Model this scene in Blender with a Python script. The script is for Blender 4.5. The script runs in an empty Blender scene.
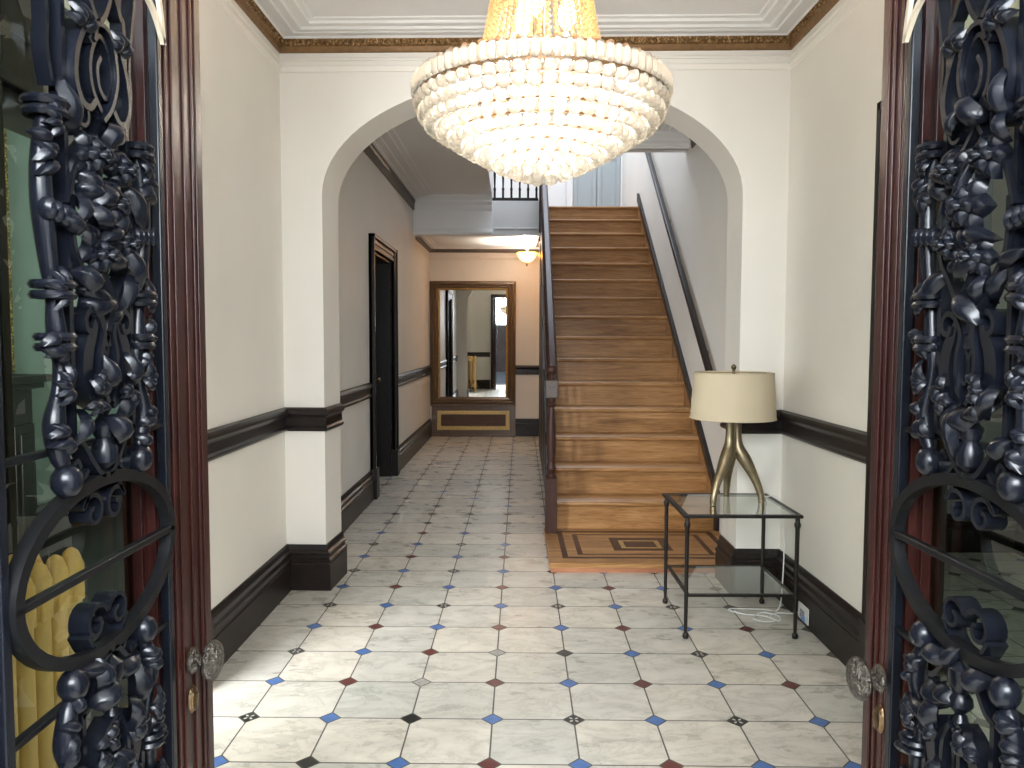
import bpy, bmesh, math, random
from mathutils import Vector, Matrix
random.seed(7)
PI = math.pi
SC = bpy.context.scene
COL = SC.collection

# ------------------------------------------------------------------ materials
def nmat(name):
    m = bpy.data.materials.new(name); m.use_nodes = True
    nt = m.node_tree; nt.nodes.clear()
    o = nt.nodes.new('ShaderNodeOutputMaterial'); b = nt.nodes.new('ShaderNodeBsdfPrincipled')
    nt.links.new(b.outputs[0], o.inputs[0])
    return m, nt, b, o
def N(nt, t, **kw):
    n = nt.nodes.new(t)
    for k, v in kw.items(): setattr(n, k, v)
    return n
def noise(nt, scale, detail=4, rough=.55, vec=None, stretch=None, dist=0):
    tc = N(nt, 'ShaderNodeTexCoord'); src = tc.outputs['Object'] if vec is None else vec
    if stretch:
        mp = N(nt, 'ShaderNodeMapping'); mp.inputs['Scale'].default_value = stretch
        nt.links.new(src, mp.inputs['Vector']); src = mp.outputs[0]
    n = N(nt, 'ShaderNodeTexNoise'); n.inputs['Scale'].default_value = scale
    n.inputs['Detail'].default_value = detail; n.inputs['Roughness'].default_value = rough
    n.inputs['Distortion'].default_value = dist
    nt.links.new(src, n.inputs['Vector'])
    return n
def ramp(nt, fac, stops):
    r = N(nt, 'ShaderNodeValToRGB'); e = r.color_ramp.elements
    while len(e) < len(stops): e.new(.5)
    for i, (p, c) in enumerate(stops):
        e[i].position = p; e[i].color = (*c, 1)
    nt.links.new(fac, r.inputs[0]); return r
def bump(nt, b, fac, strength, dist=.01):
    n = N(nt, 'ShaderNodeBump'); n.inputs['Strength'].default_value = strength; n.inputs['Distance'].default_value = dist
    nt.links.new(fac, n.inputs['Height']); nt.links.new(n.outputs[0], b.inputs['Normal'])
def plain(name, c, rough=.5, metal=0, var=.08, scale=6, bmp=0, spec=.5, coat=0):
    m, nt, b, o = nmat(name)
    n = noise(nt, scale)
    lo = tuple(max(0, x * (1 - var)) for x in c); hi = tuple(min(1, x * (1 + var)) for x in c)
    r = ramp(nt, n.outputs[0], [(.3, lo), (.7, hi)])
    nt.links.new(r.outputs[0], b.inputs['Base Color'])
    b.inputs['Roughness'].default_value = rough; b.inputs['Metallic'].default_value = metal
    b.inputs['Specular IOR Level'].default_value = spec; b.inputs['Coat Weight'].default_value = coat
    b.inputs['Coat Roughness'].default_value = .1
    if bmp: bump(nt, b, n.outputs[0], bmp)
    return m
def wood(name, c1, c2, c3, rough, axis='X', scale=3.0, coat=.2, spec=.4):
    m, nt, b, o = nmat(name)
    st = {'X': (.35, 5, 5), 'Y': (5, .35, 5), 'Z': (6, 6, .35)}[axis]
    oi = N(nt, 'ShaderNodeObjectInfo'); tc = N(nt, 'ShaderNodeTexCoord')
    ad = N(nt, 'ShaderNodeVectorMath', operation='ADD'); ml = N(nt, 'ShaderNodeVectorMath', operation='SCALE')
    cb = N(nt, 'ShaderNodeCombineXYZ')
    for i in range(3): nt.links.new(oi.outputs['Random'], cb.inputs[i])
    nt.links.new(cb.outputs[0], ml.inputs[0]); ml.inputs['Scale'].default_value = 9.0
    nt.links.new(tc.outputs['Object'], ad.inputs[0]); nt.links.new(ml.outputs[0], ad.inputs[1])
    n = noise(nt, scale, 6, .65, ad.outputs[0], st, dist=1.6)
    n2 = noise(nt, scale * 9, 3, .6, ad.outputs[0], st)
    mx = N(nt, 'ShaderNodeMath', operation='MULTIPLY_ADD'); mx.inputs[1].default_value = .35
    nt.links.new(n2.outputs[0], mx.inputs[0])
    sb = N(nt, 'ShaderNodeMath', operation='MULTIPLY'); sb.inputs[1].default_value = .68
    nt.links.new(n.outputs[0], sb.inputs[0]); nt.links.new(sb.outputs[0], mx.inputs[2])
    r = ramp(nt, mx.outputs[0], [(.33, c1), (.5, c2), (.66, c3)])
    nt.links.new(r.outputs[0], b.inputs['Base Color'])
    b.inputs['Roughness'].default_value = rough; b.inputs['Coat Weight'].default_value = coat; b.inputs['Coat Roughness'].default_value = .12
    b.inputs['Specular IOR Level'].default_value = spec
    bump(nt, b, n2.outputs[0], .08, .004)
    return m

M = {}
M['wall'] = plain('cream_wall_paint', (.81, .775, .705), .55, var=.03, scale=1.4, bmp=.03)
M['wallwhite'] = plain('white_panel_paint', (.74, .74, .73), .4, var=.02)
M['greywall'] = plain('dull_grey_wall_paint', (.30, .29, .265), .6, var=.04)
M['green'] = plain('grey_green_wall_paint', (.20, .245, .215), .6, var=.04)
M['hallceil'] = plain('bright_white_ceiling_paint', (.88, .88, .87), .6, var=.01)
M['ceil'] = plain('white_ceiling_paint', (.76, .75, .74), .6, var=.02)
M['dark'] = wood('ebonised_dark_wood', (.006, .0045, .004), (.013, .009, .008), (.022, .015, .012), .36, 'Y', 3, .0, .3)
M['darkz'] = wood('ebonised_dark_wood_upright', (.006, .0045, .004), (.012, .009, .008), (.02, .014, .011), .36, 'Z', 3, .0, .28)
M['brown'] = plain('brown_painted_moulding', (.085, .065, .05), .45, var=.2, scale=20)
M['mahog'] = wood('polished_mahogany', (.010, .0026, .0022), (.020, .005, .0042), (.036, .010, .0075), .30, 'Z', 4, .0, .25)
M['oak'] = wood('golden_oak', (.125, .055, .018), (.305, .152, .054), (.46, .255, .106), .38, 'X', 2.4, .0, .35)
M['oakred'] = wood('reddish_oak', (.24, .09, .045), (.36, .15, .08), (.46, .22, .12), .42, 'X', 2.4, .0, .3)
M['walnut'] = wood('walnut_inlay', (.035, .014, .007), (.06, .025, .012), (.085, .04, .02), .4, 'X', 4, .0, .25)
M['newel'] = wood('stained_oak_newel', (.02, .008, .006), (.04, .016, .011), (.06, .026, .018), .42, 'Z', 4, .0, .25)
M['bareblock'] = plain('worn_grey_brown_wood', (.085, .066, .056), .6, var=.12, scale=25)
M['iron'] = plain('blued_black_iron', (.0035, .0043, .0068), .27, .0, var=.3, scale=30, spec=.23)
M['ironflat'] = plain('black_iron_bar', (.004, .004, .0045), .42, .0, var=.2, scale=30, spec=.16)
M['tan'] = plain('tan_lit_iron_edge', (.42, .36, .27), .4, .2, var=.1, scale=20)  # light catching the iron edges, put into the base colour
M['tableiron'] = plain('dark_bronze_iron', (.022, .019, .017), .42, .5, var=.2, scale=40)
M['brass'] = plain('antique_brass', (.27, .22, .14), .4, 1, var=.2, scale=25)
M['silver'] = plain('worn_silver_bronze', (.085, .075, .062), .3, .9, var=.8, scale=170, bmp=1.0)
M['radiator'] = plain('cream_yellow_enamel', (.74, .45, .15), .38, var=.06, scale=14)
M['bronze'] = plain('dark_bronze', (.13, .085, .045), .35, .9, var=.4, scale=60, bmp=.5)
M['plastic'] = plain('white_plastic', (.78, .78, .76), .35, var=.02)
M['grey'] = plain('grey_plastic', (.25, .25, .26), .4, var=.03)
M['bluep'] = plain('pale_blue_plastic', (.18, .33, .62), .3, var=.04)
M['rubber'] = plain('black_socket', (.01, .01, .01), .5)
M['door'] = plain('pale_painted_door', (.36, .40, .41), .45, var=.02)
M['framebrown'] = wood('bronze_brown_wood', (.05, .025, .010), (.085, .045, .018), (.12, .07, .03), .4, 'Z', 5, .2)
M['framegold'] = plain('dull_gilt_band', (.42, .28, .10), .42, .5, var=.15, scale=30)

def shade_mat():
    m, nt, b, o = nmat('beige_linen_shade')
    w = N(nt, 'ShaderNodeTexWave'); w.inputs['Scale'].default_value = 160; w.inputs['Distortion'].default_value = 2; w.bands_direction = 'Z'
    tc = N(nt, 'ShaderNodeTexCoord'); nt.links.new(tc.outputs['Object'], w.inputs['Vector'])
    r = ramp(nt, w.outputs['Fac'], [(0, (.52, .44, .305)), (1, (.58, .50, .355))])
    nt.links.new(r.outputs[0], b.inputs['Base Color']); b.inputs['Roughness'].default_value = .85
    bump(nt, b, w.outputs['Fac'], .08, .002)
    return m
M['shade'] = shade_mat()

def gilt(name, c1, c2, scale=70):
    m, nt, b, o = nmat(name)
    tc = N(nt, 'ShaderNodeTexCoord'); v = N(nt, 'ShaderNodeTexVoronoi'); v.inputs['Scale'].default_value = scale
    nt.links.new(tc.outputs['Object'], v.inputs['Vector'])
    r = ramp(nt, v.outputs['Distance'], [(.1, c2), (.6, c1)])
    nt.links.new(r.outputs[0], b.inputs['Base Color'])
    b.inputs['Metallic'].default_value = .55; b.inputs['Roughness'].default_value = .42
    bump(nt, b, v.outputs['Distance'], .8, .006)
    return m
M['gold'] = gilt('gilded_carved_moulding', (.16, .085, .03), (.42, .27, .12), 75)
M['goldband'] = plain('gilded_plain_moulding', (.21, .115, .048), .42, .4, var=.2, scale=40)
M['giltframe'] = gilt('gilded_frame', (.10, .065, .02), (.55, .40, .14), 60)

def marble():
    m, nt, b, o = nmat('white_veined_marble')
    at = N(nt, 'ShaderNodeAttribute'); at.attribute_name = 'tile'
    tc = N(nt, 'ShaderNodeTexCoord')
    sc = N(nt, 'ShaderNodeVectorMath', operation='SCALE'); sc.inputs['Scale'].default_value = 37.0
    nt.links.new(at.outputs['Vector'], sc.inputs[0])
    ad = N(nt, 'ShaderNodeVectorMath', operation='ADD')
    nt.links.new(tc.outputs['Object'], ad.inputs[0]); nt.links.new(sc.outputs[0], ad.inputs[1])
    n = noise(nt, 2.6, 8, .68, ad.outputs[0], (1.6, 2.8, 1), dist=.7)
    ab = N(nt, 'ShaderNodeMath', operation='SUBTRACT'); ab.inputs[1].default_value = .5; nt.links.new(n.outputs[0], ab.inputs[0])
    a2 = N(nt, 'ShaderNodeMath', operation='ABSOLUTE'); nt.links.new(ab.outputs[0], a2.inputs[0])
    vein = ramp(nt, a2.outputs[0], [(0, (.62, .61, .59)), (.02, (.86, .855, .84)), (.10, (1, 1, 1))])
    n2 = noise(nt, 5, 5, .6, ad.outputs[0], (1, 1.8, 1))
    cl = ramp(nt, n2.outputs[0], [(.3, (.55, .525, .475)), (.7, (.715, .68, .62))])
    mx = N(nt, 'ShaderNodeMix', data_type='RGBA', blend_type='MULTIPLY'); mx.inputs[0].default_value = .6
    nt.links.new(cl.outputs[0], mx.inputs[6]); nt.links.new(vein.outputs[0], mx.inputs[7])
    sp = N(nt, 'ShaderNodeSeparateXYZ'); nt.links.new(at.outputs['Vector'], sp.inputs[0])
    tint = ramp(nt, sp.outputs[0], [(0, (.80, .82, .80)), (.45, (.93, .92, .89)), (1, (1.0, .965, .905))])
    m2 = N(nt, 'ShaderNodeMix', data_type='RGBA', blend_type='MULTIPLY'); m2.inputs[0].default_value = 1
    nt.links.new(mx.outputs[2], m2.inputs[6]); nt.links.new(tint.outputs[0], m2.inputs[7])
    nt.links.new(m2.outputs[2], b.inputs['Base Color'])
    rr = ramp(nt, n2.outputs[0], [(.3, (.24, .24, .24)), (.7, (.38, .38, .38))]); nt.links.new(rr.outputs[0], b.inputs['Roughness']); b.inputs['Specular IOR Level'].default_value = .32
    return m
M['marble'] = marble()
M['tblue'] = plain('blue_tile_inset', (.065, .145, .36), .3, var=.12, scale=30)
M['tred'] = plain('oxblood_tile_inset', (.115, .03, .025), .32, var=.15, scale=30)
M['tblack'] = plain('black_tile_inset', (.018, .018, .016), .32, var=.2, scale=30)
M['tgrey'] = plain('grey_mended_inset', (.33, .31, .28), .5, var=.25, scale=60)
M['tcream'] = plain('cream_tile_chip', (.55, .52, .45), .4, var=.05, scale=60)
M['grout'] = plain('grey_grout', (.10, .09, .075), .8, var=.1, scale=30)

def glass(name, tint, amount=.10, rough=0.0):
    m = bpy.data.materials.new(name); m.use_nodes = True; nt = m.node_tree; nt.nodes.clear()
    o = N(nt, 'ShaderNodeOutputMaterial'); t = N(nt, 'ShaderNodeBsdfTransparent'); g = N(nt, 'ShaderNodeBsdfGlossy'); mix = N(nt, 'ShaderNodeMixShader')
    t.inputs[0].default_value = (*tint, 1); g.inputs['Roughness'].default_value = rough; g.inputs[0].default_value = (.9, .95, .93, 1)
    lw = N(nt, 'ShaderNodeFresnel'); lw.inputs[0].default_value = 1.5
    ml = N(nt, 'ShaderNodeMath', operation='MULTIPLY_ADD'); ml.inputs[1].default_value = 1.3; ml.inputs[2].default_value = amount - .05; ml.use_clamp = True
    ge = N(nt, 'ShaderNodeNewGeometry'); fr = N(nt, 'ShaderNodeMath', operation='SUBTRACT'); fr.inputs[0].default_value = 1.0
    nt.links.new(ge.outputs['Backfacing'], fr.inputs[1]); mu = N(nt, 'ShaderNodeMath', operation='MULTIPLY')
    nt.links.new(lw.outputs[0], ml.inputs[0]); nt.links.new(ml.outputs[0], mu.inputs[0]); nt.links.new(fr.outputs[0], mu.inputs[1]); nt.links.new(mu.outputs[0], mix.inputs[0])
    nt.links.new(t.outputs[0], mix.inputs[1]); nt.links.new(g.outputs[0], mix.inputs[2]); nt.links.new(mix.outputs[0], o.inputs[0])
    return m
M['paneglass'] = glass('green_tinted_glass', (.80, .88, .82), .05)
M['tableglass'] = glass('clear_table_glass', (.95, .97, .96), .13)
def crystal(name, c, tr=.45, refr=0.0):
    m = bpy.data.materials.new(name); m.use_nodes = True; nt = m.node_tree; nt.nodes.clear()
    o = N(nt, 'ShaderNodeOutputMaterial'); t = N(nt, 'ShaderNodeBsdfTransparent'); g = N(nt, 'ShaderNodeBsdfGlossy'); l = N(nt, 'ShaderNodeBsdfTranslucent')
    d = N(nt, 'ShaderNodeBsdfDiffuse')
    t.inputs[0].default_value = (*c, 1); l.inputs[0].default_value = (*c, 1); d.inputs[0].default_value = (*c, 1); g.inputs['Roughness'].default_value = .05
    m0 = N(nt, 'ShaderNodeMixShader'); m0.inputs[0].default_value = .2
    nt.links.new(l.outputs[0], m0.inputs[1]); nt.links.new(d.outputs[0], m0.inputs[2])
    m1 = N(nt, 'ShaderNodeMixShader'); m1.inputs[0].default_value = tr
    nt.links.new(m0.outputs[0], m1.inputs[1]); nt.links.new(t.outputs[0], m1.inputs[2])
    fr = N(nt, 'ShaderNodeLayerWeight'); fr.inputs[0].default_value = .25
    m2 = N(nt, 'ShaderNodeMixShader'); nt.links.new(fr.outputs['Fresnel'], m2.inputs[0])
    rf = N(nt, 'ShaderNodeBsdfRefraction'); rf.inputs['IOR'].default_value = 1.5; rf.inputs['Roughness'].default_value = .03; rf.inputs[0].default_value = (*c, 1)
    m3 = N(nt, 'ShaderNodeMixShader'); m3.inputs[0].default_value = refr
    nt.links.new(m1.outputs[0], m3.inputs[1]); nt.links.new(rf.outputs[0], m3.inputs[2])
    nt.links.new(m3.outputs[0], m2.inputs[1]); nt.links.new(g.outputs[0], m2.inputs[2]); nt.links.new(m2.outputs[0], o.inputs[0])
    return m
M['crystal'] = crystal('clear_crystal', (.98, .96, .90), .10, .35)
M['amber'] = crystal('amber_crystal_bead', (.95, .70, .46), .35)
def emit(name, c, s):
    m = bpy.data.materials.new(name); m.use_nodes = True; nt = m.node_tree; nt.nodes.clear()
    o = N(nt, 'ShaderNodeOutputMaterial'); e = N(nt, 'ShaderNodeEmission'); e.inputs[0].default_value = (*c, 1); e.inputs[1].default_value = s
    nt.links.new(e.outputs[0], o.inputs[0]); return m
M['bulb'] = emit('lit_bulb', (1, .86, .62), 30)
M['alabaster'] = crystal('amber_glass_bowl', (1, .62, .20), .30)
def mirror_mat():
    m, nt, b, o = nmat('silvered_mirror'); b.inputs['Base Color'].default_value = (.86, .88, .88, 1)
    b.inputs['Metallic'].default_value = 1; b.inputs['Roughness'].default_value = .015
    return m
M['mirror'] = mirror_mat()

# ------------------------------------------------------------------ mesh helpers
class MB:
    def __init__(s): s.v = []; s.f = []; s.m = []
    def add(s, vs, fs, mi=0):
        o = len(s.v); s.v += [tuple(v) for v in vs]; s.f += [tuple(i + o for i in f) for f in fs]; s.m += [mi] * len(fs); return s
    def box(s, x0, x1, y0, y1, z0, z1, mi=0):
        return s.add([(x0,y0,z0),(x1,y0,z0),(x1,y1,z0),(x0,y1,z0),(x0,y0,z1),(x1,y0,z1),(x1,y1,z1),(x0,y1,z1)],
              [(0,3,2,1),(4,5,6,7),(0,1,5,4),(1,2,6,5),(2,3,7,6),(3,0,4,7)], mi)
    def quadbox(s, pts, z0, z1, mi=0):
        n = len(pts)
        return s.add([(x,y,z0) for x,y in pts] + [(x,y,z1) for x,y in pts],
              [tuple(range(n))[::-1], tuple(range(n, 2*n))] + [(i,(i+1)%n,n+(i+1)%n,n+i) for i in range(n)], mi)
    def prism(s, poly, to3, mi=0):
        """poly: 2-D outline; to3(a,b,k) with k 0/1 gives the two end caps"""
        n = len(poly)
        return s.add([to3(a,b,0) for a,b in poly] + [to3(a,b,1) for a,b in poly],
              [tuple(range(n))[::-1], tuple(range(n, 2*n))] + [(i,(i+1)%n,n+(i+1)%n,n+i) for i in range(n)], mi)
    def lathe(s, prof, c=(0,0,0), seg=20, axis='Z', mi=0, squash=1):
        vs = []; fs = []; n = len(prof)
        for r, h in prof:
            for k in range(seg):
                a = 2*PI*k/seg; p, q = r*math.cos(a), r*math.sin(a)*squash
                if axis == 'Z': vs.append((c[0]+p, c[1]+q, c[2]+h))
                elif axis == 'X': vs.append((c[0]+h, c[1]+p, c[2]+q))
                else: vs.append((c[0]+p, c[1]+h, c[2]+q))
        for i in range(n-1):
            for k in range(seg):
                k2 = (k+1) % seg; fs.append((i*seg+k, i*seg+k2, (i+1)*seg+k2, (i+1)*seg+k))
        fs.append(tuple(range(seg))[::-1]); fs.append(tuple((n-1)*seg+k for k in range(seg)))
        return s.add(vs, fs, mi)
    def tube(s, pts, r, seg=8, mi=0, closed=False, ry=None):
        pts = [Vector(p) for p in pts]; n = len(pts)
        rs = r if isinstance(r, (list, tuple)) else [r]*n
        vs = []; fs = []; prev = None
        for i, p in enumerate(pts):
            a = pts[(i-1) % n] if (closed or i > 0) else p; b = pts[(i+1) % n] if (closed or i < n-1) else p
            t = (b - a).normalized()
            if prev is None:
                up = Vector((0,0,1)) if abs(t.z) < .9 else Vector((1,0,0))
                u = t.cross(up).normalized()
            else:
                u = (prev - t*prev.dot(t)).normalized()
            prev = u; w = t.cross(u)
            for k in range(seg):
                an = 2*PI*k/seg; vs.append(p + u*math.cos(an)*rs[i] + w*math.sin(an)*rs[i])
        for i in range(n if closed else n-1):
            j = (i+1) % n
            for k in range(seg):
                k2 = (k+1) % seg; fs.append((i*seg+k, i*seg+k2, j*seg+k2, j*seg+k))
        if not closed: fs.append(tuple(range(seg))[::-1]); fs.append(tuple((n-1)*seg+k for k in range(seg)))
        return s.add(vs, fs, mi)
    def sphere(s, c, r, seg=12, rings=8, mi=0, sc=(1,1,1)):
        vs = []; fs = []
        vs.append((c[0],c[1],c[2]-r*sc[2]))
        for i in range(1, rings):
            ph = PI*i/rings - PI/2
            for k in range(seg):
                a = 2*PI*k/seg; vs.append((c[0]+r*sc[0]*math.cos(ph)*math.cos(a), c[1]+r*sc[1]*math.cos(ph)*math.sin(a), c[2]+r*sc[2]*math.sin(ph)))
        vs.append((c[0],c[1],c[2]+r*sc[2])); L = len(vs)-1
        for k in range(seg): fs.append((0, 1+(k+1)%seg, 1+k))
        for i in range(rings-2):
            for k in range(seg):
                k2=(k+1)%seg; fs.append((1+i*seg+k,1+i*seg+k2,1+(i+1)*seg+k2,1+(i+1)*seg+k))
        for k in range(seg): fs.append((L, 1+(rings-2)*seg+k, 1+(rings-2)*seg+(k+1)%seg))
        return s.add(vs, fs, mi)
    def sweep(s, path, prof, side=1, closed=False, mi=0, mis=None):
        """moulding: path of (x,y); prof of (out,z); mitred corners; side +1 = left of travel"""
        P = [Vector((p[0],p[1])) for p in path]; n = len(P); k = len(prof); vs = []; fs = []; ms = []
        for i in range(n):
            d0 = (P[i]-P[i-1]).normalized() if (i > 0 or closed) else None
            d1 = (P[(i+1)%n]-P[i]).normalized() if (i < n-1 or closed) else None
            if d0 is None: d0 = d1
            if d1 is None: d1 = d0
            n0 = Vector((-d0.y, d0.x))*side; n1 = Vector((-d1.y, d1.x))*side
            mt = (n0+n1); mt = mt/ max(.2, (1+n0.dot(n1)))
            for o, z in prof: vs.append((P[i].x+mt.x*o, P[i].y+mt.y*o, z))
        for i in range(n if closed else n-1):
            j = (i+1)%n
            for q in range(k):
                q2 = (q+1)%k; fs.append((i*k+q, i*k+q2, j*k+q2, j*k+q)); ms.append(mis[q] if mis else mi)
        if not closed: fs.append(tuple(range(k))[::-1]); fs.append(tuple((n-1)*k+q for q in range(k))); ms += [mi, mi]
        o = len(s.v); s.v += vs; s.f += [tuple(i+o for i in f) for f in fs]; s.m += ms
        return s
    def build(s, name, mat, parent=None, loc=None, smooth=40, bevel=0, rot=None):
        me = bpy.data.meshes.new(name)
        me.from_pydata([tuple(v) for v in s.v], [], s.f); me.validate()
        for mm in (mat if isinstance(mat, (list, tuple)) else [mat]): me.materials.append(M[mm] if isinstance(mm, str) else mm)
        if len(me.polygons) == len(s.m): me.polygons.foreach_set('material_index', s.m)
        bm = bmesh.new(); bm.from_mesh(me); bmesh.ops.recalc_face_normals(bm, faces=bm.faces); bm.to_mesh(me); bm.free()
        if smooth:
            me.polygons.foreach_set('use_smooth', [True]*len(me.polygons)); me.set_sharp_from_angle(angle=math.radians(smooth))
        o = bpy.data.objects.new(name, me); COL.objects.link(o)
        if parent: o.parent = parent
        if loc: o.location = loc
        if rot: o.rotation_euler = rot
        if bevel:
            md = o.modifiers.new('bevel', 'BEVEL'); md.width = bevel; md.segments = 2; md.limit_method = 'ANGLE'
        return o
def tag(o, label=None, cat=None, group=None, kind=None):
    if label: o['label'] = label
    if cat: o['category'] = cat
    if group: o['group'] = group
    if kind: o['kind'] = kind
    return o
def thing(name, label, cat, loc=(0,0,0), rz=0, group=None, kind=None):
    e = bpy.data.objects.new(name, None); COL.objects.link(e); e.location = loc; e.rotation_euler = (0,0,rz); e.empty_display_size = .1
    return tag(e, label, cat, group, kind)
def part_label(o, l): o['label'] = l; return o
def smoothpts(pts, n=6, closed=False):
    """Catmull-Rom through points"""
    out = []; L = len(pts)
    P = [Vector(p) for p in pts]
    for i in range(L if closed else L-1):
        a = P[(i-1)%L] if (closed or i > 0) else P[i]*2-P[i+1]
        b = P[i]; c = P[(i+1)%L]; d = P[(i+2)%L] if (closed or i < L-2) else c*2-b
        for k in range(n):
            t = k/n
            out.append(.5*((2*b)+(c-a)*t+(2*a-5*b+4*c-d)*t*t+(3*b-a-3*c+d)*t**3))
    if not closed: out.append(P[-1])
    return out

# ------------------------------------------------------------------ room dimensions
ENTRY_Y0, ENTRY_Y1 = .45, .59
H = 3.06                     # entry ceiling
HALLH = 3.16
def LX(y): return -1.275 + .0115*(y-4.29)
RX = 1.495
def SRX(y): return 1.475 + .0150*(y-5.4)
AL, AR = (-1.275, 4.29), (1.495, 4.22)       # arch wall front line
AT = .30                                     # its thickness
def af(x, back=0): # point on the arch wall's front / back line
    t = (x-AL[0])/(AR[0]-AL[0]); return (x + .022*back*(1-t), AL[1]+(AR[1]-AL[1])*t + AT*back)
JL, JR = -1.050, 1.252
END_Y = 11.15
FASC_Y = 9.55

def structure(o, label, cat): return tag(o, label, cat, kind='structure')

# ------------------------------------------------------------------ floor of individual tiles
def build_floor():
    s = .3048; yaw = .0111; ox, oy = -.0697, 2.795; cy, sy = math.cos(yaw), math.sin(yaw)
    g = .0030; c = .0385
    mb = MB(); tiles = []
    def W(u, v): return (ox + u*s*cy + v*s*sy, oy - u*s*sy + v*s*cy, 0)
    x0, x1, y0, y1 = -1.6, 3.6, -1.75, END_Y+.1
    gg = g/s; cc = c/s
    def inside(x, y):
        if y < .5: return -1.05 < x < 1.05 and y > -1.2
        if x > 1.6: return y < 5.2
        return -1.42 < x < 1.65
    odd = {(-1,2):'tred', (0,2):'tgrey', (-1,1):'tgrey', (-2,-1):'tblack', (4,-1):'tblue', (1,2):'tblack', (-1,0):'tblack', (-2,-3):'tblue'}
    for iu in range(-8, 15):
        for iv in range(-18, 30):
            p = W(iu+.5, iv+.5)
            if inside(p[0], p[1]):
                a, b = iu+gg, iu+1-gg; e, f = iv+gg, iv+1-gg
                q = [(a+cc,e),(b-cc,e),(b,e+cc),(b,f-cc),(b-cc,f),(a+cc,f),(a,f-cc),(a,e+cc)]
                vs = [W(u,v) for u,v in q]; n0 = len(mb.f); mb.add(vs, [tuple(range(8))], 0); tiles.append((n0, (random.random(), random.random(), random.random())))
            p = W(iu, iv)
            if not inside(p[0], p[1]): continue
            if (p[0] < -1.17 and p[1] < 4.2) or (p[0] > 1.33 and p[1] < 4.6) or (p[0] > 1.02 and 3.95 < p[1] < 4.5): continue
            A = iv % 2 == 0; E = iu % 2 == 0
            if (iu, iv) in odd: col = odd[(iu, iv)]
            elif A: col = 'tblue' if E else 'pattern'
            else: col = 'tred' if E else 'tblue'
            if iv > 9: col = {'tblue':'tblack'}.get(col, col) if (iu+iv) % 3 else col
            if col != 'pattern' and False: pass
            d = cc-gg*.6
            k = {'tblue':1,'tred':2,'tblack':3,'tgrey':4,'pattern':3}[col]
            def lift(P, h): return (P[0], P[1], h)
            mb.add([W(iu-d,iv),W(iu,iv-d),W(iu+d,iv),W(iu,iv+d)], [(0,1,2,3)], k)
            if col == 'pattern':
                # four little cream petals on the black tile
                for (du, dv) in ((1,0),(0,1),(-1,0),(0,-1)):
                    q = [(0.16*du, .16*dv), (.5*du+.17*dv, .5*dv+.17*du), (.80*du, .80*dv), (.5*du-.17*dv, .5*dv-.17*du)]
                    # rotate 45 so that petals run to the tile's sides
                    r = [((a-b)*.5, (a+b)*.5) for a, b in q]
                    mb.add([lift(W(iu+a*d*1.15, iv+b*d*1.15), .0006) for a, b in r], [(0,1,2,3)], 5)
    # grout bed under the tiles
    gz = -.0015
    for (xa, xb, ya, yb) in ((-1.0,1.0,-1.75,.5),(-1.48,1.65,.5,END_Y+.1),(1.65,3.6,.5,5.2)):
        mb.add([(xa,ya,gz),(xb,ya,gz),(xb,yb,gz),(xa,yb,gz)], [(0,1,2,3)], 6)
    me = bpy.data.meshes.new('floor'); me.from_pydata(mb.v, [], mb.f)
    for k in ('marble','tblue','tred','tblack','tgrey','tcream','grout'): me.materials.append(M[k])
    me.polygons.foreach_set('material_index', mb.m)
    at = me.attributes.new('tile', 'FLOAT_VECTOR', 'FACE')
    vals = [0.0]*(3*len(me.polygons))
    for i, t in tiles: vals[3*i:3*i+3] = t
    at.data.foreach_set('vector', vals)
    o = bpy.data.objects.new('floor', me); COL.objects.link(o)
    for p in me.polygons:
        if p.normal.z < 0: p.flip()
    structure(o, 'veined white marble tile floor with small blue red and black corner insets', 'floor')
build_floor()

mb = MB(); mb.box(-1.485, -1.28, 1.96, 2.97, -.001, .006)
tag(mb.build('trim_25', 'walnut'), 'dark wooden threshold of the left side doorway', 'trim', kind='structure')
# ------------------------------------------------------------------ walls
OP_Y0, OP_Y1, OP_H = 1.95, 2.98, 2.06      # side-room doorways
HD_Y0, HD_Y1, HD_H = 6.84, 7.87, 2.20      # hall door
def wall_left():
    t = .2; mb = MB()
    def seg(a, b, z0, z1): mb.quadbox([(LX(a),a),(LX(b),b),(LX(b)-t,b),(LX(a)-t,a)], z0, z1)
    top = 3.3
    seg(ENTRY_Y0, OP_Y0, 0, top); seg(OP_Y1, HD_Y0, 0, top); seg(HD_Y1, END_Y+.1, 0, top)
    seg(OP_Y0, OP_Y1, OP_H, top); seg(HD_Y0, HD_Y1, HD_H, top)
    return mb.build('wall_left', 'wall')
structure(wall_left(), 'cream painted wall along the hall with the dark doorway', 'wall')
def wall_right():
    t = .2; mb = MB()
    mb.box(RX, RX+t, ENTRY_Y0, OP_Y0, 0, 3.3); mb.box(RX, RX+t, OP_Y1, 4.25, 0, 3.3); mb.box(RX, RX+t, OP_Y0, OP_Y1, OP_H, 3.3)
    return mb.build('wall_right', 'wall')
structure(wall_right(), 'cream entry wall behind the glass table and lamp', 'wall')
mb = MB(); mb.quadbox([(SRX(4.45),4.45),(SRX(4.45)+.2,4.45),(SRX(11.3)+.2,11.3),(SRX(11.3),11.3)], 0, 6.0)
structure(mb.build('wall_stair', 'wall'), 'plain painted stair wall carrying the dark handrail', 'wall')

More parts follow.
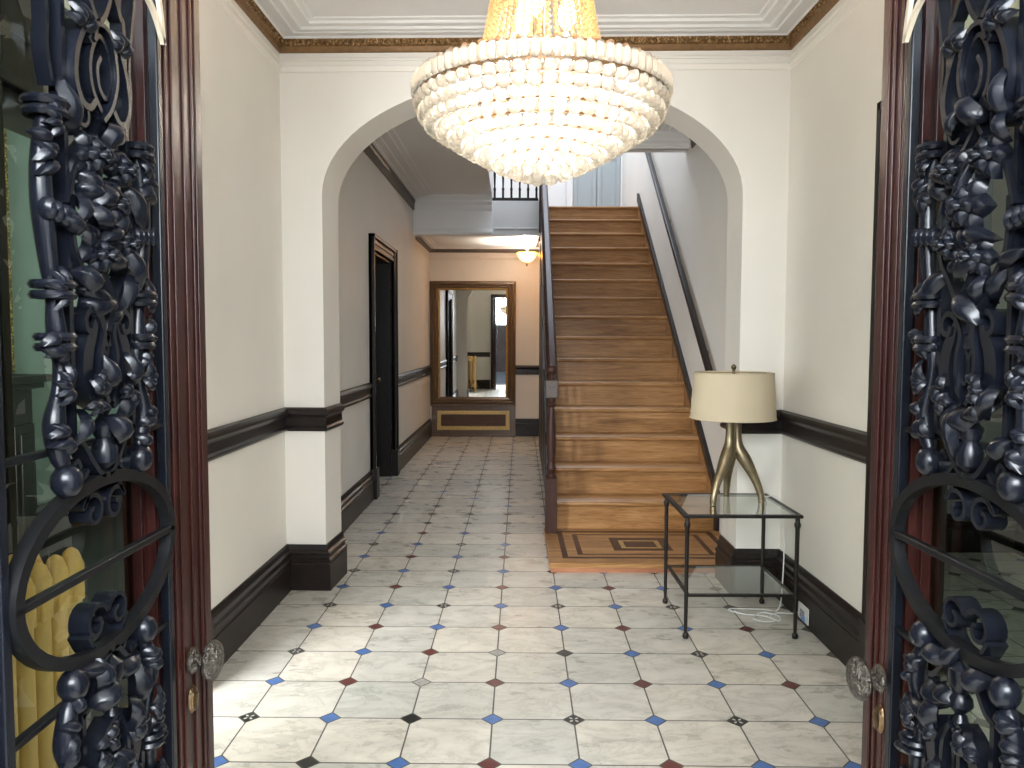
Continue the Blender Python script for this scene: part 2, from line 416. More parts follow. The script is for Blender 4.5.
# arch wall with elliptical head
def arch_wall():
    cx = (JL+JR)/2; a = (JR-JL)/2; z0, b = 2.205, .635
    out = [(AL[0]-.05, 0), (JL, 0)]
    n = 40
    for i in range(n+1):
        th = PI - PI*i/n; out.append((cx+a*math.cos(th), z0+b*math.sin(th)))
    out += [(JR, 0), (AR[0]+.05, 0), (AR[0]+.05, 3.3), (AL[0]-.05, 3.3)]
    mb = MB()
    # triangulated caps built as strips so the concave outline stays clean
    inner = out[1:2] + out[2:2+n+1] + out[2+n+1:2+n+2]
    for k in (0, 1):
        y = lambda x: af(x, k)[1]
        P = lambda x, z: (af(x, k)[0], y(x), z)
        mb.add([P(AL[0]-.05,0),P(JL,0),P(JL,z0),P(JL,3.3),P(AL[0]-.05,3.3)], [(0,1,2,3,4)])
        mb.add([P(JR,0),P(AR[0]+.05,0),P(AR[0]+.05,3.3),P(JR,3.3),P(JR,z0)], [(0,1,2,3,4)])
        for i in range(n):
            p, q = out[2+i], out[3+i]
            mb.add([P(*p),P(*q),P(q[0],3.3),P(p[0],3.3)], [(0,1,2,3)])
    rim = [(JL,0)] + out[2:3+n] + [(JR,0)]
    for i in range(len(rim)-1):
        p, q = rim[i], rim[i+1]
        mb.add([(*af(p[0]),p[1]),(*af(q[0]),q[1]),(*af(q[0],1),q[1]),(*af(p[0],1),p[1])], [(0,1,2,3)])
    for x in (AL[0]-.05, AR[0]+.05):
        mb.add([(*af(x),0),(*af(x,1),0),(*af(x,1),3.3),(*af(x),3.3)], [(0,1,2,3)])
    o = mb.build('wall_arch', 'wall', smooth=30)
    bm = bmesh.new(); bm.from_mesh(o.data); bmesh.ops.remove_doubles(bm, verts=bm.verts, dist=1e-4); bmesh.ops.recalc_face_normals(bm, faces=bm.faces); bm.to_mesh(o.data); bm.free()
    o.data.set_sharp_from_angle(angle=math.radians(30))
    return o
structure(arch_wall(), 'cream cross wall pierced by the wide round-headed arch', 'arch')
# entry wall with doorway, vestibule
mb = MB()
mb.box(-1.5, -.525, ENTRY_Y0, ENTRY_Y1, 0, 3.3); mb.box(.56, 1.7, ENTRY_Y0, ENTRY_Y1, 0, 3.3); mb.box(-.525, .56, ENTRY_Y0, ENTRY_Y1, 2.62, 3.3)
structure(mb.build('wall_front', 'wall'), 'cream wall around the entrance doorway', 'wall')
mb = MB()
mb.box(-1.15, -1.05, -1.1, ENTRY_Y0, 0, 3.3); mb.box(1.05, 1.15, -1.1, ENTRY_Y0, 0, 3.3)
mb.box(-1.05, -.98, -1.1, -1.0, 0, 3.3); mb.box(.98, 1.05, -1.1, -1.0, 0, 3.3); mb.box(-.98, .98, -1.1, -1.0, 2.85, 3.3)
structure(mb.build('wall_vestibule', 'wallwhite'), 'pale vestibule walls around the outer doorway', 'wall')
mb = MB()
mb.box(-.60, -.525, ENTRY_Y0-.02, ENTRY_Y1+.02, 0, 2.66); mb.box(.56, .635, ENTRY_Y0-.02, ENTRY_Y1+.02, 0, 2.66); mb.box(-.60, .635, ENTRY_Y0-.02, ENTRY_Y1+.02, 2.55, 2.66)
structure(mb.build('trim_1', 'mahog', bevel=.004), 'mahogany frame lining the entrance doorway', 'trim')
# end wall
mb = MB(); mb.box(-1.5, 1.75, END_Y, END_Y+.15, 0, 3.3)
structure(mb.build('wall_end', 'wall'), 'cream wall at the far end holding the tall mirror', 'wall')
# ceilings
mb = MB(); mb.box(-1.5, 1.72, ENTRY_Y0, 4.3, H, H+.12)
structure(mb.build('ceiling', 'ceil'), 'white entry ceiling above the chandelier', 'ceiling')
mb = MB(); mb.box(-1.1, 1.1, -1.1, ENTRY_Y0, H, H+.12)
structure(mb.build('ceiling_vestibule', 'ceil'), 'white vestibule ceiling', 'ceiling')
WELL_X, WELL_Y = -.25, 6.62
mb = MB(); mb.box(-1.5, WELL_X, 4.4, 11.3, HALLH, HALLH+.3); mb.box(WELL_X, 1.72, 4.4, WELL_Y, HALLH, HALLH+.3)
structure(mb.build('ceiling_hall', 'hallceil'), 'white hall ceiling around the open stairwell', 'ceiling')
# header with cornice at the stairwell's near edge
mb = MB(); y = WELL_Y
mb.add([], [])
prof = [(-.02,3.03),(.02,3.03),(.02,3.045),(.035,3.055),(.035,3.07),(.06,3.085),(.06,3.10),(.11,3.135),(.11,3.15),(.16,3.165),(-.02,3.165)]
mb.sweep([(WELL_X, y), (SRX(y), y)], prof, side=-1)
mb.box(WELL_X-.02, SRX(y), y, y+.12, 3.03, 3.46)
structure(mb.build('trim_2', 'hallceil'), 'white stepped cornice at the near edge of the stairwell', 'trim')
# low corridor soffit, fascia
mb = MB()
mb.box(LX(FASC_Y)-.1, .33, FASC_Y, END_Y+.05, 2.715, 2.80)
structure(mb.build('ceiling_corridor', 'hallceil'), 'low white ceiling over the far corridor with the amber lamp', 'ceiling')
mb = MB(); mb.box(LX(FASC_Y)-.1, WELL_X, FASC_Y-.04, FASC_Y+.12, 2.69, 3.2)
mb.sweep([(LX(FASC_Y), FASC_Y-.04), (WELL_X, FASC_Y-.04)], [(0,2.70),(.012,2.70),(.02,2.715),(.02,2.735),(.008,2.75),(.008,2.76),(0,2.765)], side=-1)
mb.sweep([(LX(FASC_Y), FASC_Y-.04), (WELL_X, FASC_Y-.04)], [(0,2.985),(.015,2.985),(.02,3.0),(.04,3.03),(.04,3.045),(.07,3.08),(.07,3.1),(.12,3.15),(.12,3.17),(0,3.17)], side=-1)
structure(mb.build('trim_3', 'hallceil'), 'white moulded drop beam before the far corridor', 'trim')
mb = MB(); mb.box(WELL_X, .345, FASC_Y-.01, FASC_Y+.10, 2.69, 3.11)
for (a, b) in ((-.22,.03),(.06,.31)):
    mb.sweep([(a,FASC_Y-.01),(b,FASC_Y-.01)],[(0,2.76),(.012,2.765),(.012,2.78),(0,2.785)],side=-1)
structure(mb.build('trim_4', 'wallwhite'), 'plain edge of the upper landing beside the staircase', 'trim')

# mouldings -----------------------------------------------------------------
BASE = [(0,0),(.034,0),(.034,.150),(.030,.156),(.036,.164),(.036,.176),(.024,.184),(.022,.200),(.030,.206),(.030,.214),(.016,.224),(.013,.246),(.007,.256),(0,.256)]
RAIL = [(0,.900),(.014,.902),(.022,.912),(.022,.922),(.012,.932),(.010,.975),(.014,.985),(.024,.990),(.028,.998),(.026,1.012),(.018,1.026),(.006,1.034),(0,1.034)]
def molding(name, path, prof, side, mat, label, cat='trim'):
    mb = MB(); mb.sweep(path, prof, side=side); return structure(mb.build(name, mat, smooth=24), label, cat)
CAS = .13
lp = [(LX(OP_Y1+CAS), OP_Y1+CAS), AL, af(JL), af(JL,1)]
molding('baseboard_left', lp, BASE, -1, 'dark', 'dark baseboard along the left entry wall and around the arch pier', 'baseboard')
molding('trim_5', lp, RAIL, -1, 'dark', 'dark chair rail wrapping the left arch pier', 'trim')
rp = [(RX, OP_Y1+CAS), (AR[0], AR[1]), af(JR), af(JR,1)]
molding('baseboard_right', rp, BASE, 1, 'dark', 'dark baseboard behind the glass table', 'baseboard')
molding('trim_6', rp, RAIL, 1, 'dark', 'dark chair rail behind the table lamp', 'trim')
yb = af(JL,1)[1]
hl = [(LX(yb), yb+.005), (LX(HD_Y0-CAS), HD_Y0-CAS)]
molding('baseboard_hall', hl, BASE, -1, 'dark', 'dark baseboard between the arch and the dark doorway', 'baseboard')
molding('trim_7', hl, RAIL, -1, 'dark', 'dark chair rail between the arch and the dark doorway')
hl2 = [(LX(HD_Y1+CAS), HD_Y1+CAS), (LX(END_Y), END_Y)]
molding('baseboard_corridor', hl2, BASE, -1, 'dark', 'dark baseboard between the dark doorway and the tall mirror', 'baseboard')
molding('trim_8', hl2, RAIL, -1, 'dark', 'dark chair rail between the dark doorway and the tall mirror')
el = [(.05, END_Y), (1.5, END_Y)]
molding('baseboard_end', el, BASE, -1, 'dark', 'dark baseboard on the far wall right of the mirror', 'baseboard')
molding('trim_9', el, RAIL, -1, 'dark', 'dark chair rail on the far wall right of the mirror')
molding('baseboard_front', [(-.62, ENTRY_Y1), (LX(ENTRY_Y1), ENTRY_Y1), (LX(OP_Y0-CAS), OP_Y0-CAS)], BASE, -1, 'dark', 'dark baseboard behind the yellow radiator', 'baseboard')
molding('trim_10', [(-.62, ENTRY_Y1), (LX(ENTRY_Y1), ENTRY_Y1), (LX(OP_Y0-CAS), OP_Y0-CAS)], RAIL, -1, 'dark', 'dark chair rail above the yellow radiator')
# gilded crown in the entry: carved upper strip and plain lower strip
cp = [(LX(ENTRY_Y1), ENTRY_Y1), AL, AR, (RX, ENTRY_Y1)]
mb = MB()
mb.sweep(cp, [(0,2.972),(.006,2.972),(.012,2.978),(.014,2.996),(.020,3.002),(0,3.002)], side=-1, mi=1)
mb.sweep(cp, [(0,3.002),(.020,3.002),(.028,3.010),(.032,3.028),(.036,3.036),(0,3.036)], side=-1, mi=0)
structure(mb.build('trim_11', ['gold','goldband'], smooth=50), 'gilded carved crown moulding around the entry ceiling', 'trim')
# carved beads on the crown
mb = MB()
def beads(a, b):
    L = math.hypot(b[0]-a[0], b[1]-a[1]); n = int(L/.034)
    d = ((b[0]-a[0])/L, (b[1]-a[1])/L); nn = (d[1], -d[0])
    for i in range(n):
        t = (i+.5)*L/n
        mb.sphere((a[0]+d[0]*t+nn[0]*.034, a[1]+d[1]*t+nn[1]*.034, 3.020), .0115, 6, 4, sc=(1,1,1.1))
beads(cp[1], cp[2]); beads(cp[0], cp[1]); beads(cp[2], cp[3])
structure(mb.build('trim_12', 'gold'), 'row of small carved gilded leaves along the crown moulding', 'trim')
# frieze lines under the crown
mb = MB()
mb.sweep(cp, [(0,2.868),(.006,2.872),(.006,2.884),(.012,2.890),(.012,2.900),(0,2.906)], side=-1)
mb.sweep(cp, [(0,2.928),(.007,2.932),(.007,2.944),(0,2.948)], side=-1)
structure(mb.build('trim_13', 'wall', smooth=50), 'fine cream picture moulding below the gilded crown', 'trim')
# stepped border of the entry ceiling
mb = MB()
bp = [(LX(1)+.0, ENTRY_Y1), (LX(4.29), 4.285), (RX, 4.225), (RX, ENTRY_Y1)]
steps = [(.0,3.062),(.0,3.036),(.036,3.036),(.045,3.046),(.085,3.046),(.090,3.038),(.112,3.036),(.118,3.046),(.135,3.046),(.140,3.034),(.165,3.032),(.172,3.044),(.200,3.046),(.206,3.038),(.226,3.038),(.232,3.050),(.255,3.053),(.26,3.062)]
mb.sweep(bp, steps, side=-1, closed=True)
structure(mb.build('trim_14', 'ceil', smooth=30), 'white stepped plaster border of the entry ceiling', 'trim')
# hall cornice
hc = [(LX(4.6), 4.58), (LX(FASC_Y-.04), FASC_Y-.045)]
molding('trim_15', hc, [(0,2.985),(.014,2.985),(.018,3.0),(.022,3.06),(.034,3.075),(.034,3.10),(.024,3.105),(0,3.105)], -1, 'brown', 'brown crown strip along the left hall wall')
molding('trim_16', hc, [(0,3.105),(.03,3.105),(.05,3.112),(.06,3.124),(.12,3.128),(.125,3.138),(.20,3.14),(.205,3.150),(.255,3.152),(.26,3.162),(0,3.162)], -1, 'hallceil', 'white stepped cornice along the left hall wall')
hr = [(SRX(WELL_Y-.02), WELL_Y-.16), (SRX(4.6), 4.53)]
molding('trim_17', hr, [(0,3.0),(.014,3.0),(.018,3.015),(.022,3.06),(.034,3.075),(.034,3.10),(.024,3.105),(0,3.105)], -1, 'brown', 'short brown crown strip on the stair wall')
molding('trim_18', hr, [(0,3.105),(.03,3.105),(.05,3.112),(.06,3.124),(.12,3.128),(.125,3.138),(.20,3.14),(.205,3.150),(.255,3.152),(.26,3.162),(0,3.162)], -1, 'hallceil', 'white stepped cornice above the stair wall')
lc = [(LX(FASC_Y+.13), FASC_Y+.13), (LX(END_Y), END_Y), (1.5, END_Y)]
molding('trim_19', lc, [(0,2.655),(.012,2.655),(.018,2.668),(.030,2.69),(.034,2.705),(0,2.705)], -1, 'brown', 'brown crown strip in the far corridor')
molding('trim_20', lc, [(0,2.705),(.04,2.705),(.06,2.708),(.065,2.700),(.10,2.700),(.105,2.708),(.14,2.709),(.15,2.717),(0,2.717)], -1, 'ceil', 'white ceiling border in the far corridor')
molding('trim_21', lc, [(0,2.555),(.006,2.558),(.006,2.575),(.012,2.58),(.012,2.59),(0,2.595)], -1, 'wall', 'cream picture moulding in the far corridor')

# street outside the entrance, seen only in the far mirror
M['asphalt'] = plain('grey_pavement', (.22, .21, .20), .8, var=.15, scale=3)
M['brick'] = plain('brown_street_facade', (.16, .10, .075), .8, var=.2, scale=2)
mb = MB(); mb.box(-8, 8, -14, -1.12, -.25, -.16); mb.box(-1.3, 1.3, -1.9, -1.1, -.16, -.004)
structure(mb.build('ground', 'asphalt'), 'grey pavement and front step outside the entrance', 'pavement')
mb = MB(); mb.box(-8, 8, -14.5, -14, -.2, 9)
for i in range(6):
    for k in range(3): mb.box(-7+2.5*i-.6, -7+2.5*i+.6, -14.0, -13.9, .8+2.9*k, 2.6+2.9*k, 1)
structure(mb.build('wall_street', ['brick','rubber']), 'brown facade across the street', 'wall')
# door casings ----------------------------------------------------------------
def casing(name, xf, y0, y1, h, label, out, depth=.2, head=None, plinth=True):
    """casing around an opening in a wall whose face is at x=xf(y); out=+1 when the room lies towards +x"""
    mb = MB(); w = CAS; hd = head if head else w
    for (a, b) in ((y0-w, y0), (y1, y1+w)):
        x = xf((a+b)/2)
        mb.box(min(x-out*.01, x+out*.028), max(x-out*.01, x+out*.028), a, b, 0, h+hd)
        inner = (b-.03, b) if a < y0 else (a, a+.03); outer = (a, a+.035) if a < y0 else (b-.035, b)
        mid = ((a+b)/2-.016, (a+b)/2+.016)
        for (c, d), t in ((outer,.05),(mid,.036),(inner,.034)):
            mb.box(min(x, x+out*t), max(x, x+out*t), c, d, .26, h+hd)
        if plinth: mb.box(min(x-out*.01, x+out*.058), max(x-out*.01, x+out*.058), a-.006, b+.004, 0, .27)
    x = xf((y0+y1)/2)
    mb.box(min(x-out*.02, x+out*.028), max(x-out*.02, x+out*.028), y0, y1, h, h+hd)
    for c, d, t in ((h+hd-.035,h+hd,.05),(h+hd/2-.016,h+hd/2+.016,.036),(h,h+.03,.034)):
        mb.box(min(x, x+out*t), max(x, x+out*t), y0-w, y1+w, c, d)
    # lining of the opening
    xa, xb = sorted((x+out*.0, x-out*depth))
    mb.box(xa, xb, y0, y0+.025, 0, h); mb.box(xa, xb, y1-.025, y1, 0, h); mb.box(xa, xb, y0, y1, h-.025, h)
    return structure(mb.build(name, 'darkz', bevel=.003), label, 'door frame')
casing('trim_22', LX, HD_Y0, HD_Y1, HD_H, 'black moulded casing of the doorway on the left hall wall', 1, depth=.19)
casing('trim_23', LX, OP_Y0, OP_Y1, OP_H, 'dark casing of the side doorway behind the left entrance door', 1, head=.28)
casing('trim_24', lambda y: RX, OP_Y0, OP_Y1, OP_H, 'dark casing of the side doorway behind the right entrance door', -1, head=.30)
# the dark hall door
dr = thing('door_3', 'closed black panelled door in the left hall wall', 'door', (LX(7.35)-.185, HD_Y0+.03, 0), kind='structure')
mb = MB(); mb.box(-.04, 0, 0, .97, .005, 2.165); mb.build('door_panel', 'darkz', dr)
mb = MB()
for (a, b, c, d) in ((0,.12,0.005,2.165),(.85,.97,0.005,2.165),(.43,.54,.2,2.05),(.12,.85,.005,.24),(.12,.85,.95,1.09),(.12,.85,2.03,2.165)): mb.box(0, .018, a, b, c, d)
mb.build('door_rails', 'darkz', dr, bevel=.004)
mb = MB(); mb.lathe([(.022,0),(.022,.006),(.008,.012),(.008,.035),(.02,.045),(.027,.06),(.02,.074),(.004,.078)], (.018,.90,1.0), 14, 'X'); part_label(mb.build('door_knob', 'brass', dr), 'brass door knob')

# side rooms --------------------------------------------------------------------
mb = MB(); sx0, sx1 = -3.3, LX(2)-.2
mb.box(sx0-.1, sx0, 1.0, 6.6, 0, 3.06); mb.box(sx0, sx1, .9, 1.0, 0, 3.06); mb.box(sx0, sx1-.0, 6.5, 6.6, 0, 3.06)
mb.sweep([(sx0,1.0),(sx0,6.5)], [(0,2.78),(.02,2.79),(.02,2.83),(.05,2.86),(.05,2.89),(.11,2.96),(.12,3.0),(.2,3.06),(0,3.06)], side=-1)
structure(mb.build('wall_side_room', 'green'), 'grey green wall of the side room seen through the left door glass', 'wall')
mb = MB(); mb.box(sx0-.1, sx1+.02, .9, 6.6, 3.06, 3.16); structure(mb.build('ceiling_side_room', 'ceil'), 'white ceiling of the left side room', 'ceiling')
mb = MB(); mb.box(sx0-.1, -1.49, .9, 6.6, -.05, -.001); structure(mb.build('floor_side_room', 'dark'), 'dark wooden floor of the left side room', 'floor')
mb = MB(); mb.sweep([(sx0,5.08),(sx0,6.5)], BASE, side=-1); structure(mb.build('baseboard_side_room', 'dark'), 'dark baseboard of the left side room', 'baseboard')
mb = MB(); mb.box(3.4, 3.5, .9, 5.3, 0, 3.06); mb.box(RX+.2, 3.4, .9, 1.0, 0, 3.06); mb.box(RX+.2, 3.4, 5.1, 5.2, 0, 3.06)
structure(mb.build('wall_right_room', 'greywall'), 'plain wall of the room seen through the right door glass', 'wall')
mb = MB(); mb.box(RX+.2, 3.5, .9, 5.3, 3.06, 3.16); structure(mb.build('ceiling_right_room', 'ceil'), 'ceiling of the right side room', 'ceiling')
mb = MB(); mb.sweep([(3.4,1.0),(3.4,5.1),(RX+.2,5.1)], BASE, side=1); mb.sweep([(3.4,1.0),(3.4,5.1),(RX+.2,5.1)], RAIL, side=1)
structure(mb.build('baseboard_right_room', 'dark'), 'dark baseboard and rail of the right side room', 'baseboard')

# upper landing -------------------------------------------------------------------
mb = MB(); mb.box(-1.5, 1.75, 11.15, 11.3, 3.0, 6.0)
structure(mb.build('wall_landing', 'wallwhite'), 'pale wall behind the upper landing', 'wall')
mb = MB(); mb.box(-.6, -.45, 6.5, 11.3, 3.46, 6.0); mb.box(-.6, 1.75, 6.5, 6.62, 3.46, 6.0)
structure(mb.build('wall_stairwell', 'wallwhite'), 'pale walls of the upper stairwell', 'wall')
mb = MB(); mb.box(-.45, 1.62, 9.66, 11.15, 2.82, 3.02)
structure(mb.build('floor_landing', 'oak'), 'oak floor of the upper landing', 'floor')
mb = MB(); mb.box(-.6, 1.75, 6.5, 11.3, 6.0, 6.1)
structure(mb.build('ceiling_stairwell', 'ceil'), 'ceiling high over the stairwell', 'ceiling')
# panelled pale door on the landing
LY = 11.15
dr = thing('door_4', 'pale panelled double door at the top of the stairs', 'door', (.86, LY, 3.02), kind='structure')
mb = MB(); mb.box(-.09, 0, -.05, 0, 0, 2.3); mb.box(.68, .76, -.05, 0, 0, 2.3); mb.box(-.09, .76, -.05, 0, 2.2, 2.3); mb.build('door_frame', 'wallwhite', dr, bevel=.004)
for i in range(2):
    mb = MB(); x = .005+i*.34
    mb.box(x, x+.33, -.03, -.005, .01, 2.19)
    for (a, b, c, d) in ((x,x+.06,.01,2.19),(x+.27,x+.33,.01,2.19),(x+.06,x+.27,.01,.16),(x+.06,x+.27,.95,1.05),(x+.06,x+.27,2.09,2.19)): mb.box(a, b, -.045, -.028, c, d)
    mb.build('door_panel', 'door', dr, bevel=.003)
# landing balustrade
bl = thing('landing_balustrade', 'dark spindled guard at the edge of the upper landing', 'balustrade', (.05, FASC_Y+.05, 3.11))
mb = MB(); mb.box(-.30, .268, -.05, .05, 0, .04); mb.build('curb_rail', 'dark', bl, bevel=.004)
mb = MB(); mb.box(-.30, .268, -.035, .035, .82, .88); mb.build('top_rail', 'dark', bl, bevel=.01)
for i in range(6):
    mb = MB(); mb.lathe([(.014,0),(.014,.1),(.018,.12),(.010,.15),(.016,.3),(.012,.5),(.010,.62),(.018,.65),(.013,.68),(.013,.80)], (-.27+.103*i,0,.03), 10); mb.build('spindle', 'darkz', bl)

# ------------------------------------------------------------------ staircase
R0, T0 = .1975, .285
SY0 = 5.42; PZ = .062
def SL(y): return .315 + .0150*(y-5.42)
st = thing('staircase', 'straight oak staircase with dark rail rising to the upper landing', 'staircase', (.85, 4.6, 0))
def S(mb, name, mat, **k):
    o = mb.build(name, mat, st, **k); o.location = (-.85, -4.6, 0); return o
# bottom platform with inlay
mb = MB(); px0, px1, py0, py1 = .232, 1.462, 4.590, 5.46
mb.box(px0+.008, px1, py0+.012, py1, 0, .030); S(mb, 'platform_base', 'oakred')
mb = MB()
mb.box(px0, px1, py0, py1, .030, PZ-.001, 0)
rects = [(px0,px1,py0,py1),(.318,1.405,4.690,5.372),(.355,1.365,4.728,5.330),(.418,1.290,4.770,5.282),(.452,1.255,4.792,5.255),(.662,1.045,4.868,5.190),(.718,.985,4.925,5.122),(.748,.955,4.950,5.098)]
mats = [0,1,0,1,0,1,2,1]
for i, (a, b, c, d) in enumerate(rects):
    o = [(a,c),(b,c),(b,d),(a,d)]; z = PZ
    if i < len(rects)-1:
        e = rects[i+1]; q = [(e[0],e[2]),(e[1],e[2]),(e[1],e[3]),(e[0],e[3])]
        for k in range(4):
            mb.add([(*o[k],z),(*o[(k+1)%4],z),(*q[(k+1)%4],z),(*q[k],z)], [(0,1,2,3)], mats[i])
    else: mb.add([(*p,z) for p in o], [(0,1,2,3)], mats[i])
part_label(S(mb, 'inlaid_platform', ['oak','walnut','framegold'], smooth=0), 'low oak platform inlaid with concentric walnut rectangles')
for k in range(15):
    yn = SY0 + k*T0; zt = PZ + (k+1)*R0
    yr = yn + .028
    xl, xr = SL(yn), SRX(yn)-.012
    mb = MB(); mb.box(xl, xr, yr, yr+.02, zt-R0-.002, zt-.028); S(mb, 'riser', 'oak')
    mb = MB(); yend = yr+T0+.02 if k < 14 else 9.67
    # tread with rounded nose
    pf = [(yn+.008,zt-.032),(yn+.002,zt-.027),(yn,zt-.016),(yn+.002,zt-.005),(yn+.008,zt),(yend,zt),(yend,zt-.032)]
    mb.prism(pf, lambda a, b, q, xl=xl, xr=xr: ((xl-.03 if q == 0 else xr), a, b)); S(mb, 'tread', 'oak')
# strings: wall skirt, outer string and spandrel
def sl(y): return PZ + R0 + (y-SY0)*R0/T0           # nosing line
mb = MB()
pf = [(5.40, PZ), (5.40, sl(5.40)+.05), (9.42, sl(9.42)+.07), (9.42, sl(9.42)-.25), (5.80, PZ)]
mb.prism(pf, lambda a, b, q: (SRX(a)-(.016 if q == 0 else -.003), a, b))
part_label(S(mb, 'wall_skirt', 'oak'), 'oak skirting board climbing the stair wall')
mb = MB()
pf = [(5.38, PZ), (5.38, sl(5.38)+.11), (9.42, sl(9.42)+.15), (9.42, sl(9.42)+.055), (5.43, sl(5.43)+.035), (5.43, PZ)]
mb.prism(pf, lambda a, b, q: (SRX(a)-(.030 if q == 0 else -.003), a, b))
part_label(S(mb, 'skirt_cap', 'dark'), 'dark moulding capping the wall skirt')
mb = MB()
pf = [(5.38, PZ), (5.38, sl(5.38)+.04), (9.5, sl(9.5)+.04), (9.5, sl(9.5)-.34), (5.75, PZ)]
mb.prism(pf, lambda a, b, q: (SL(a)-(.035 if q == 0 else .0), a, b))
S(mb, 'outer_string', 'dark')
mb = MB()
pf = [(5.44, 0), (9.6, 0), (9.6, 2.70), (9.1, sl(9.1)-.28), (5.44, sl(5.44)-.1)]
mb.prism(pf, lambda a, b, q: (SL(a)-(.030 if q == 0 else .008), a, b))
for k in range(5):
    y = 5.9+.75*k
    mb.prism([(y,.1),(y+.62,.1),(y+.62,max(.2,sl(y+.6)-.5)),(y,max(.18,sl(y)-.5))], lambda a, b, q: (SL(a)-(.042 if q == 0 else .03), a, b))
part_label(S(mb, 'spandrel_panel', 'darkz'), 'dark panelling closing the side of the stairs')
# handrail with spindles
hr_ = lambda y: sl(y)+.80
mb = MB()
pf = [(-.03,-.02),(-.034,.01),(-.02,.034),(.02,.034),(.034,.01),(.03,-.02),(.018,-.034),(-.018,-.034)]
pts = [5.40, 6.5, 8.0, 9.46]
for a, b in zip(pts[:-1], pts[1:]):
    vs = []
    for y in (a, b): vs += [(SL(y)-.02+u, y, hr_(y)+w) for u, w in pf]
    mb.add(vs, [tuple(range(8))[::-1], tuple(range(8,16))] + [(i,(i+1)%8,8+(i+1)%8,8+i) for i in range(8)])
part_label(S(mb, 'handrail', 'newel'), 'dark stained handrail on the open side')
for k in range(14):
    for q in (.10, .235):
        y = SY0 + k*T0 + q
        z0 = PZ+(k+1)*R0; h = hr_(y)-.03-z0
        mb = MB(); mb.lathe([(.014,0),(.014,.10),(.018,.115),(.010,.14),(.017,.26),(.014,.45),(.010,h-.16),(.018,h-.13),(.013,h-.10),(.013,h)], (SL(y)-.02, y, z0), 8); S(mb, 'spindle', 'newel')
# newel posts
nx, ny = .276, 5.335
mb = MB(); mb.box(nx-.040, nx+.040, ny-.040, ny+.040, PZ, .45)
mb.lathe([(.036,.45),(.038,.462),(.028,.475),(.020,.488),(.032,.503),(.035,.518),(.030,.535),(.020,.555),(.026,.58),(.031,.64),(.030,.80),(.024,.90),(.020,.945),(.030,.955),(.032,.965),(.022,.98),(.03,1.0),(.03,1.012)], (nx,ny,0), 20)
mb.lathe([(.03,1.13),(.026,1.150),(.016,1.160),(.020,1.178)], (nx,ny,0), 20)
mb.sphere((nx,ny,1.207), .037, 18, 12)
nw = part_label(S(mb, 'newel_post', 'newel', bevel=0), 'turned dark newel post with a ball top')
mb = MB(); mb.box(nx-.044, nx+.044, ny-.044, ny+.044, 1.010, 1.135)
blk = mb.build('newel_block', 'bareblock', nw, bevel=.008)
for dx in (-.014, .014):
    mb = MB(); mb.lathe([(.006,-.0465),(.006,-.043)], (nx+dx, ny, 1.088), 10, 'Y'); mb.build('bolt_hole', 'rubber', nw)
nx2, ny2 = .375, 9.50
mb = MB(); mb.box(nx2-.05, nx2+.05, ny2-.05, ny2+.05, 2.72, 3.35)
mb.lathe([(.04,3.35),(.03,3.38),(.045,3.42),(.03,3.5),(.03,3.75),(.04,3.8)], (nx2,ny2,0), 16); mb.box(nx2-.05, nx2+.05, ny2-.05, ny2+.05, 3.8, 4.05); mb.sphere((nx2,ny2,4.10), .05, 14, 9)
part_label(S(mb, 'newel_post', 'newel'), 'upper newel post at the landing')
# wall handrail
wr = thing('wall_handrail', 'dark handrail fixed to the right stair wall', 'handrail', (SRX(7)-.05, 7, 0))
mb = MB(); pf = [(-.022,-.028),(-.026,.0),(-.02,.03),(.02,.03),(.026,.0),(.022,-.028)]
ya, yz = 5.45, 9.3; zr = lambda y: 1.13 + (y-5.45)*.765
vs = []
for y in (ya, yz): vs += [(SRX(y)-.055+u-(SRX(7)-.05), y-7, zr(y)+w) for u, w in pf]
mb.add(vs, [tuple(range(6))[::-1], tuple(range(6,12))] + [(i,(i+1)%6,6+(i+1)%6,6+i) for i in range(6)])
mb.build('rail', 'dark', wr, bevel=.006)
for y in (5.8, 7.4, 9.0):
    mb = MB(); x = SRX(y)-(SRX(7)-.05)
    mb.tube([(x+.002,y-7,zr(y)-.09),(x-.04,y-7,zr(y)-.08),(x-.055,y-7,zr(y)-.025)], .008, 8); mb.lathe([(.026,-.004),(.026,.004)], (x-.002,y-7,zr(y)-.09), 12, 'X'); mb.build('bracket', 'brass', wr)

# ------------------------------------------------------------------ entrance door leaves
def ribbon(mb, pts, d0, d1, t, sg, to):
    """flat strip iron: pts in the door plane (p,z); depth d0..d1; thickness t (number or list)"""
    n = len(pts); P = [Vector((p[0], p[1])) for p in pts]; vs = []; fs = []
    for i in range(n):
        a = P[max(0,i-1)]; b = P[min(n-1,i+1)]; d = (b-a)
        d = d.normalized() if d.length > 1e-9 else Vector((1,0)); nn = Vector((-d.y, d.x)); tt = (t[i] if isinstance(t, list) else t)/2
        for q, dd in ((nn*tt,d0),(nn*tt,d1),(-nn*tt,d1),(-nn*tt,d0)):
            vs.append(to(P[i].x+q.x, dd, P[i].y+q.y))
    for i in range(n-1):
        for k in range(4):
            k2 = (k+1)%4; fs.append((i*4+k, i*4+k2, (i+1)*4+k2, (i+1)*4+k))
    fs.append((0,1,2,3)); fs.append(tuple((n-1)*4+k for k in (3,2,1,0)))
    mb.add(vs, fs)
def spiral(cx, cz, r0, r1, a0, turns, n=22):
    return [(cx+(r0+(r1-r0)*i/n)*math.cos(a0+turns*2*PI*i/n), cz+(r0+(r1-r0)*i/n)*math.sin(a0+turns*2*PI*i/n)) for i in range(n+1)]
